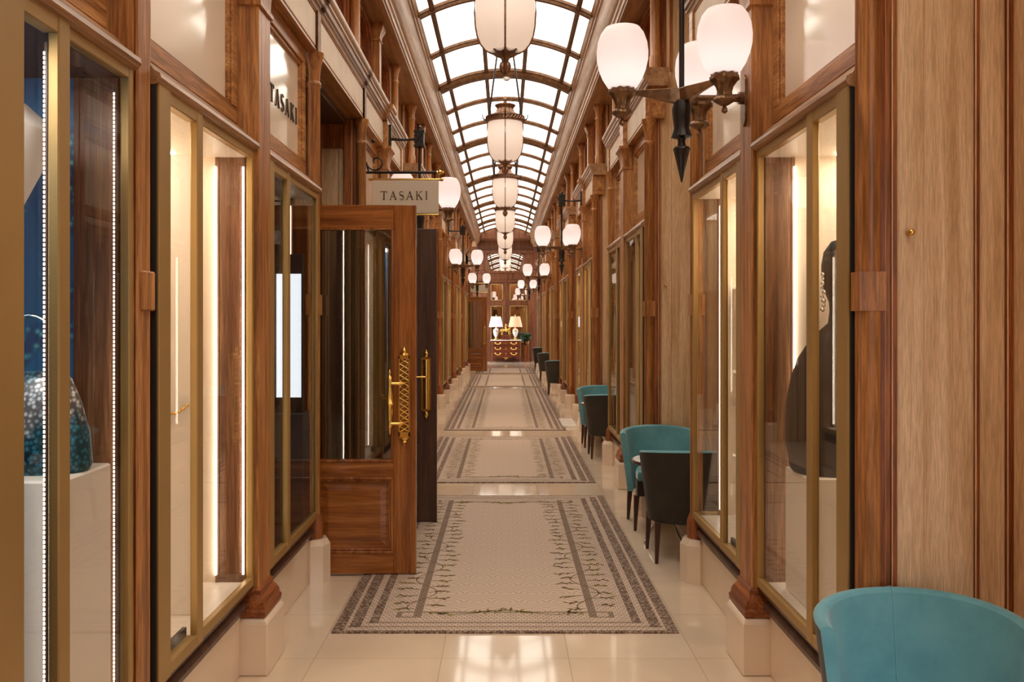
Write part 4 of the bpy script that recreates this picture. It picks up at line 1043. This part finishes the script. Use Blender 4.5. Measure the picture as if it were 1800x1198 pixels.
# ------------------------------------------------------------------ far chest with lamps
def chest():
    t = thing('chest_of_drawers', 'dark red-brown chest of drawers with gilt handles at the end of the arcade', 'chest of drawers', (0.03, 33.55, 0))
    hw = 0.58; d0, d1 = -0.26, 0.26
    m = MB(); m.box(-hw, hw, d0, d1, 0.20, 0.84)
    n_ = 24; top = [(-hw + 2 * hw * i / n_, 0.205) for i in range(n_ + 1)]
    bot = [(x, 0.20 - 0.10 * abs(math.cos(x / hw * PI * 1.0)) ** 1.2 * (0.9 if abs(x) > 0.29 else 0.75)) for x, z in top]
    m.prism([(x, d0, z) for x, z in top] + [(x, d0, z) for x, z in bot[::-1]], (0, 0.03, 0))
    for sx_ in (-1, 1):
        for y in (d0 + 0.03, d1 - 0.03):
            m.loft([[(sx_ * (hw - 0.04) + sx_ * o + a * w_, y + c * w_, z) for a, c in ((-1, -1), (1, -1), (1, 1), (-1, 1))] for z, o, w_ in ((0.0, 0.03, 0.025), (0.10, 0.0, 0.02), (0.22, 0.0, 0.038))])
    ob('carcass', m.mesh('carcass', M['chestwood'], None, 0.006), t)
    ob('marble_top', MB().box(-hw - 0.03, hw + 0.03, d0 - 0.03, d1 + 0.01, 0.84, 0.865).mesh('marble_top', M['white_marble'], None, 0.006), t)
    for i, z in enumerate((0.23, 0.435, 0.64)):
        dr = ob('drawer', MB().box(-hw + 0.05, hw - 0.05, d0 - 0.018, d0, z, z + 0.185).mesh('drawer', M['chestwood'], None, 0.005), t)
        for x in (-0.31, 0.31):
            m = MB(); m.tube([(x - 0.10, d0 - 0.03, z + 0.115), (x - 0.075, d0 - 0.05, z + 0.075), (x, d0 - 0.055, z + 0.06), (x + 0.075, d0 - 0.05, z + 0.075), (x + 0.10, d0 - 0.03, z + 0.115)], 0.010, 6)
            for s in (-1, 1): m.sphere((x + s * 0.10, d0 - 0.026, z + 0.115), 0.03, 8, 6, sc=(1, 0.5, 1))
            ob('handle', m.mesh('handle', M['gold'], 50), dr)
        ob('escutcheon', MB().prism([(0, d0 - 0.022, z + 0.045), (0.035, d0 - 0.022, z + 0.095), (0, d0 - 0.022, z + 0.15), (-0.035, d0 - 0.022, z + 0.095)], (0, -0.01, 0)).mesh('escutcheon', M['gold']), dr)
    m = MB(); m.prism([(-0.10, d0 - 0.005, 0.20), (-0.04, d0 - 0.005, 0.13), (0, d0 - 0.005, 0.10), (0.04, d0 - 0.005, 0.13), (0.10, d0 - 0.005, 0.20)], (0, -0.015, 0))
    for sx_ in (-1, 1): m.box(sx_ * (hw - 0.008) - 0.012, sx_ * (hw - 0.008) + 0.012, d0 - 0.008, d0 + 0.01, 0.22, 0.83)
    ob('gilt_mount', m.mesh('gilt_mount', M['gold']), t)
M['chestwood'] = wood('rosewood', (0.09, 0.016, 0.008), (0.17, 0.035, 0.015), (0.25, 0.06, 0.025), 'x', 0.25, 0.5, 0.3)
chest()
def table_lamp(x, label, mat):
    t = thing('table_lamp', label, 'lamp', (x, 33.52, 0.865), 0, 'lamps on the far chest')
    ob('foot', MB().lathe([(0.10, 0), (0.10, 0.025), (0.07, 0.045), (0.05, 0.06), (0.03, 0.085), (0.035, 0.10)], 0, 0, 0, 20).mesh('foot', M['gold'], 40), t)
    ob('urn', MB().lathe([(0.035, 0.10), (0.07, 0.16), (0.105, 0.27), (0.115, 0.36), (0.09, 0.42), (0.05, 0.45)], 0, 0, 0, 24).mesh('urn', M['white_marble'], 50), t)
    m = MB(); m.lathe([(0.112, 0.335), (0.120, 0.34), (0.120, 0.36), (0.112, 0.365)], 0, 0, 0, 24); m.lathe([(0.05, 0.45), (0.03, 0.47), (0.02, 0.52)], 0, 0, 0, 14); m.lathe([(0.012, 0.93), (0.018, 0.96), (0.004, 0.99)], 0, 0, 0, 10)
    ob('gilt_band', m.mesh('gilt_band', M['gold'], 40), t)
    sh = MB(); rings = [[(r * math.cos(2 * PI * k / 28), r * math.sin(2 * PI * k / 28), z) for k in range(28)] for r, z in ((0.28, 0.51), (0.185, 0.92))]
    sh.loft(rings, False); sh.loft([[(p[0] * 0.97, p[1] * 0.97, p[2]) for p in r] for r in rings], False)
    ob('lamp_shade', sh.mesh('lamp_shade', mat, 60), t)
    ob('bulb', MB().sphere((0, 0, 0.66), 0.045, 10, 8).mesh('bulb', M['bulb']), t)
table_lamp(-0.36, 'table lamp with the whiter shade on the chest, beside the distant open door', M['shade_white'])
table_lamp(0.40, 'table lamp with the cream shade on the chest, on the side of the distant chairs', M['shade_cream'])
# gilt rider between the lamps
t = thing('horse_statuette', 'small gilt horse and rider statuette between the two table lamps', 'statuette', (0.02, 33.5, 0.865))
ob('stand', MB().rects(-0.14, 0.14, -0.07, 0.07, [(0, 0.03), (0.03, 0.03), (0.04, 0), (0.17, 0), (0.18, 0.012), (0.20, 0.012)]).mesh('stand', M['chestwood'], None, 0.003), t)
def skin(name, joints, edges, mat, parent):
    me = bpy.data.meshes.new(name); me.from_pydata([j[:3] for j in joints], edges, []); me.materials.append(mat)
    o = ob(name, me, parent); md = o.modifiers.new('skin', 'SKIN'); md.use_smooth_shade = True
    for i, j in enumerate(joints): me.skin_vertices[0].data[i].radius = (j[3], j[3])
    me.skin_vertices[0].data[0].use_root = True
    sub = o.modifiers.new('sub', 'SUBSURF'); sub.levels = 1; sub.render_levels = 1
    return o
J = [(0, 0, 0.38, 0.06), (0.12, 0, 0.39, 0.055), (0.17, 0, 0.47, 0.035), (0.21, 0, 0.55, 0.026), (0.27, 0, 0.51, 0.016),
     (0.14, 0.03, 0.30, 0.018), (0.20, 0.03, 0.27, 0.012), (0.17, 0.03, 0.22, 0.010), (0.13, -0.03, 0.29, 0.018), (0.13, -0.03, 0.20, 0.010),
     (-0.13, 0, 0.38, 0.055), (-0.16, 0.03, 0.30, 0.022), (-0.12, 0.03, 0.26, 0.014), (-0.15, 0.03, 0.20, 0.010), (-0.17, -0.03, 0.30, 0.022), (-0.14, -0.03, 0.26, 0.014), (-0.18, -0.03, 0.20, 0.010), (-0.20, 0, 0.40, 0.014), (-0.25, 0, 0.30, 0.010)]
E_ = [(0, 1), (1, 2), (2, 3), (3, 4), (1, 5), (5, 6), (6, 7), (1, 8), (8, 9), (0, 10), (10, 11), (11, 12), (12, 13), (10, 14), (14, 15), (15, 16), (10, 17), (17, 18)]
skin('horse', J, E_, M['gold'], t)
J = [(0, 0, 0.45, 0.035), (0.0, 0, 0.53, 0.04), (0.0, 0, 0.60, 0.028), (0.01, 0, 0.65, 0.027), (0.0, 0.05, 0.58, 0.016), (0.07, 0.06, 0.53, 0.012), (0.0, -0.05, 0.58, 0.016), (0.08, -0.06, 0.60, 0.012), (0.03, 0.07, 0.40, 0.02), (0.02, 0.075, 0.30, 0.013), (0.03, -0.07, 0.40, 0.02), (0.02, -0.075, 0.30, 0.013)]
skin('rider', J, [(0, 1), (1, 2), (2, 3), (2, 4), (4, 5), (2, 6), (6, 7), (0, 8), (8, 9), (0, 10), (10, 11)], M['gold'], t)
# plant on a dark stand
t = thing('potted_plant', 'dark leafy plant beside the chest at the end of the arcade', 'plant', (0.84, 33.62, 0))
ob('plant_stand', MB().rects(-0.09, 0.09, -0.12, 0.12, [(0, 0.02), (0.06, 0.02), (0.07, 0), (0.62, 0), (0.64, 0.02), (0.66, 0.02)]).mesh('plant_stand', M['red_v'], None, 0.004), t)
ob('pot', MB().lathe([(0.07, 0.66), (0.10, 0.74), (0.11, 0.80), (0.10, 0.80)], 0, 0, 0, 16).mesh('pot', M['bronze'], 40), t)
m = MB(); rnd = random.Random(3)
for i in range(40):
    a = rnd.uniform(0, 2 * PI); L_ = rnd.uniform(0.12, 0.24); up = rnd.uniform(0.05, 0.35)
    c, s_ = math.cos(a), math.sin(a); p0 = Vector((0, 0, 0.80)); p1 = Vector((c * L_ * 0.6, s_ * L_ * 0.6, 0.80 + up)); p2 = Vector((c * L_, s_ * L_, 0.80 + up * 0.75)); q = Vector((-s_, c, 0)) * 0.03
    m._add([p0, p1 - q, p2, p1 + q], [(0, 1, 2, 3)]); m._add([p0 + Vector((0, 0, -0.003)), p1 - q + Vector((0, 0, -0.003)), p2 + Vector((0, 0, -0.003)), p1 + q + Vector((0, 0, -0.003))], [(3, 2, 1, 0)])
ob('foliage', m.mesh('foliage', M['leaf']), t)

# ------------------------------------------------------------------ what the shop windows show
# right: black bust with jewellery on a cream stand
def display_stand(x, y, w, d, h, label, mat='ivory', z0=0.432):
    return tag(ob('display_plinth', MB().box(-w / 2, w / 2, -d / 2, d / 2, 0, h).mesh('display_plinth', M[mat], None, 0.006), None, (x, y, z0)), label, 'plinth')
display_stand(1.46, 3.72, 0.38, 0.30, 0.555, 'cream plinth under the black bust in the front window of the right wall')
t = thing('jewellery_bust', 'black display bust with a sparkling earring in the front window of the right wall', 'bust', (1.465, 3.72, 0.987))
def bust():
    m = MB(); prof = [(0.205, 0.150, 0.0), (0.22, 0.155, 0.02), (0.24, 0.15, 0.15), (0.238, 0.14, 0.30), (0.215, 0.12, 0.42), (0.185, 0.10, 0.50), (0.145, 0.09, 0.56), (0.11, 0.085, 0.59), (0.10, 0.07, 0.61), (0.055, 0.055, 0.65), (0.048, 0.052, 0.70), (0.05, 0.056, 0.74), (0.065, 0.075, 0.78), (0.078, 0.095, 0.84), (0.08, 0.10, 0.90), (0.07, 0.09, 0.96), (0.04, 0.05, 1.005), (0.01, 0.01, 1.015)]
    m.loft([[(a * math.cos(2 * PI * k / 28), c * math.sin(2 * PI * k / 28) - (0.015 if 0.75 < z < 0.95 and math.sin(2 * PI * k / 28) < -0.9 else 0), z) for k in range(28)] for a, c, z in prof])
    return m.mesh('torso', M['blackcloth'], 60)
ob('torso', bust(), t)
m = MB()
for i in range(9): m.sphere((-0.083 + 0.003 * math.sin(i * 2.1), -0.01 + 0.008 * math.sin(i * 2.7), 0.86 - i * 0.019), 0.0085 if i % 2 else 0.011, 8, 6)
ob('earring', m.mesh('earring', M['silver'], 50), t)
tag(ob('cream_box', MB().box(-0.08, 0.08, -0.06, 0.06, 0, 0.10).mesh('cream_box', plain('tan_leather', (0.62, 0.36, 0.14), 0.5), None, 0.004), None, (1.36, 3.22, 0.434)), 'tan box on the deck of the front window of the right wall', 'box')
# left middle window: tall white plinth and bracelet
tag(ob('display_board', MB().box(-0.14, 0.14, 0, 0.025, 0, 1.90).mesh('display_board', M['ivory'], None, 0.004), None, (-1.425, 3.52, 0.432)), 'tall white upright board with a gold bracelet, in the lit left window', 'board')
m = MB()
for i in range(16):
    u = i / 15; m.sphere((-0.045 + 0.085 * u, -0.004, 0.03 * u ** 1.5 - 0.012 * math.sin(u * PI)), 0.0045 if i % 3 else 0.0075, 8, 6)
for i in range(3): m.sphere((-0.04 + 0.004 * i, -0.004, -0.016 - 0.011 * i), 0.006, 8, 6)
tag(ob('bracelet', m.mesh('bracelet', M['gold'], 50), None, (-1.345, 3.507, 1.27)), 'gold bracelet hanging on the tall white board in the lit left window', 'bracelet')
# left dark window: black cabinet and lit screen
t = thing('display_screen', 'lit white upright screen in the black jewellery window beside the open door', 'screen', (-1.315, 5.20, 1.09))
ob('screen_panel', MB().box(-0.075, 0.075, -0.016, -0.012, 0.09, 0.84).mesh('screen_panel', M['screen']), t)
ob('housing', MB().box(-0.085, 0.085, -0.012, 0.015, 0.0, 0.96).mesh('housing', M['black'], None, 0.002), t)
display_stand(-1.315, 5.18, 0.22, 0.18, 0.658, 'black plinth under the lit screen in the black jewellery window', 'blacklining')
# left front window: bag, its plinth and a folded paper shade
display_stand(-1.37, 2.44, 0.35, 0.30, 0.785, 'tall white plinth under the woven bag in the nearest left window')
t = thing('handbag', 'teal and silver woven handbag on a white plinth in the nearest left window', 'bag', (-1.365, 2.45, 1.217), PI / 2)
m = MB(); m.loft([[(a * math.cos(2 * PI * k / 24) , c * (abs(math.sin(2 * PI * k / 24)) ** 0.7) * (1 if math.sin(2 * PI * k / 24) > 0 else -1), z) for k in range(24)] for a, c, z in ((0.08, 0.165, 0.0), (0.09, 0.175, 0.02), (0.085, 0.168, 0.11), (0.06, 0.145, 0.20), (0.035, 0.12, 0.265), (0.012, 0.10, 0.285))])
ob('bag_body', m.mesh('bag_body', M['woven'], 60), t)
m = MB(); m.tube([(0, 0.10 * math.cos(a), 0.275 + 0.17 * math.sin(a)) for a in [i * PI / 14 for i in range(15)]], 0.008, 8)
ob('strap', m.mesh('strap', M['silver'], 50), t)
t = thing('paper_shade', 'white folded paper shade hanging in the nearest left window', 'lamp shade', (-1.40, 2.30, 1.95))
m = MB(); m.loft([[(r * math.cos(PI / 4 + k * PI / 2) , r * math.sin(PI / 4 + k * PI / 2) * 0.9, z) for k in range(4)] for r, z in ((0.06, -0.06), (0.20, 0.22), (0.10, 0.30))])
ob('shade', m.mesh('shade', M['white_plastic'], None, 0.003), t)
ob('cord', MB().tube([(0, 0, 0.30), (0, 0, 0.455)], 0.003, 6).mesh('cord', M['black']), t)

# ------------------------------------------------------------------ world, camera
wd = bpy.data.worlds.new('world'); S.world = wd; wd.use_nodes = True
bg = wd.node_tree.nodes['Background']; bg.inputs[0].default_value = (0.86, 0.93, 1.0, 1); bg.inputs[1].default_value = 4.0

cam = bpy.data.cameras.new('camera'); co = bpy.data.objects.new('camera', cam); COL.objects.link(co)
co.location = (0, 0, 1.65); co.rotation_euler = (PI / 2, 0, 0)
cam.sensor_fit = 'HORIZONTAL'; cam.sensor_width = 36; cam.lens = 30.0; cam.shift_x = 12 / 1800; cam.shift_y = -37 / 1800
cam.clip_start = 0.05; cam.clip_end = 200
S.camera = co
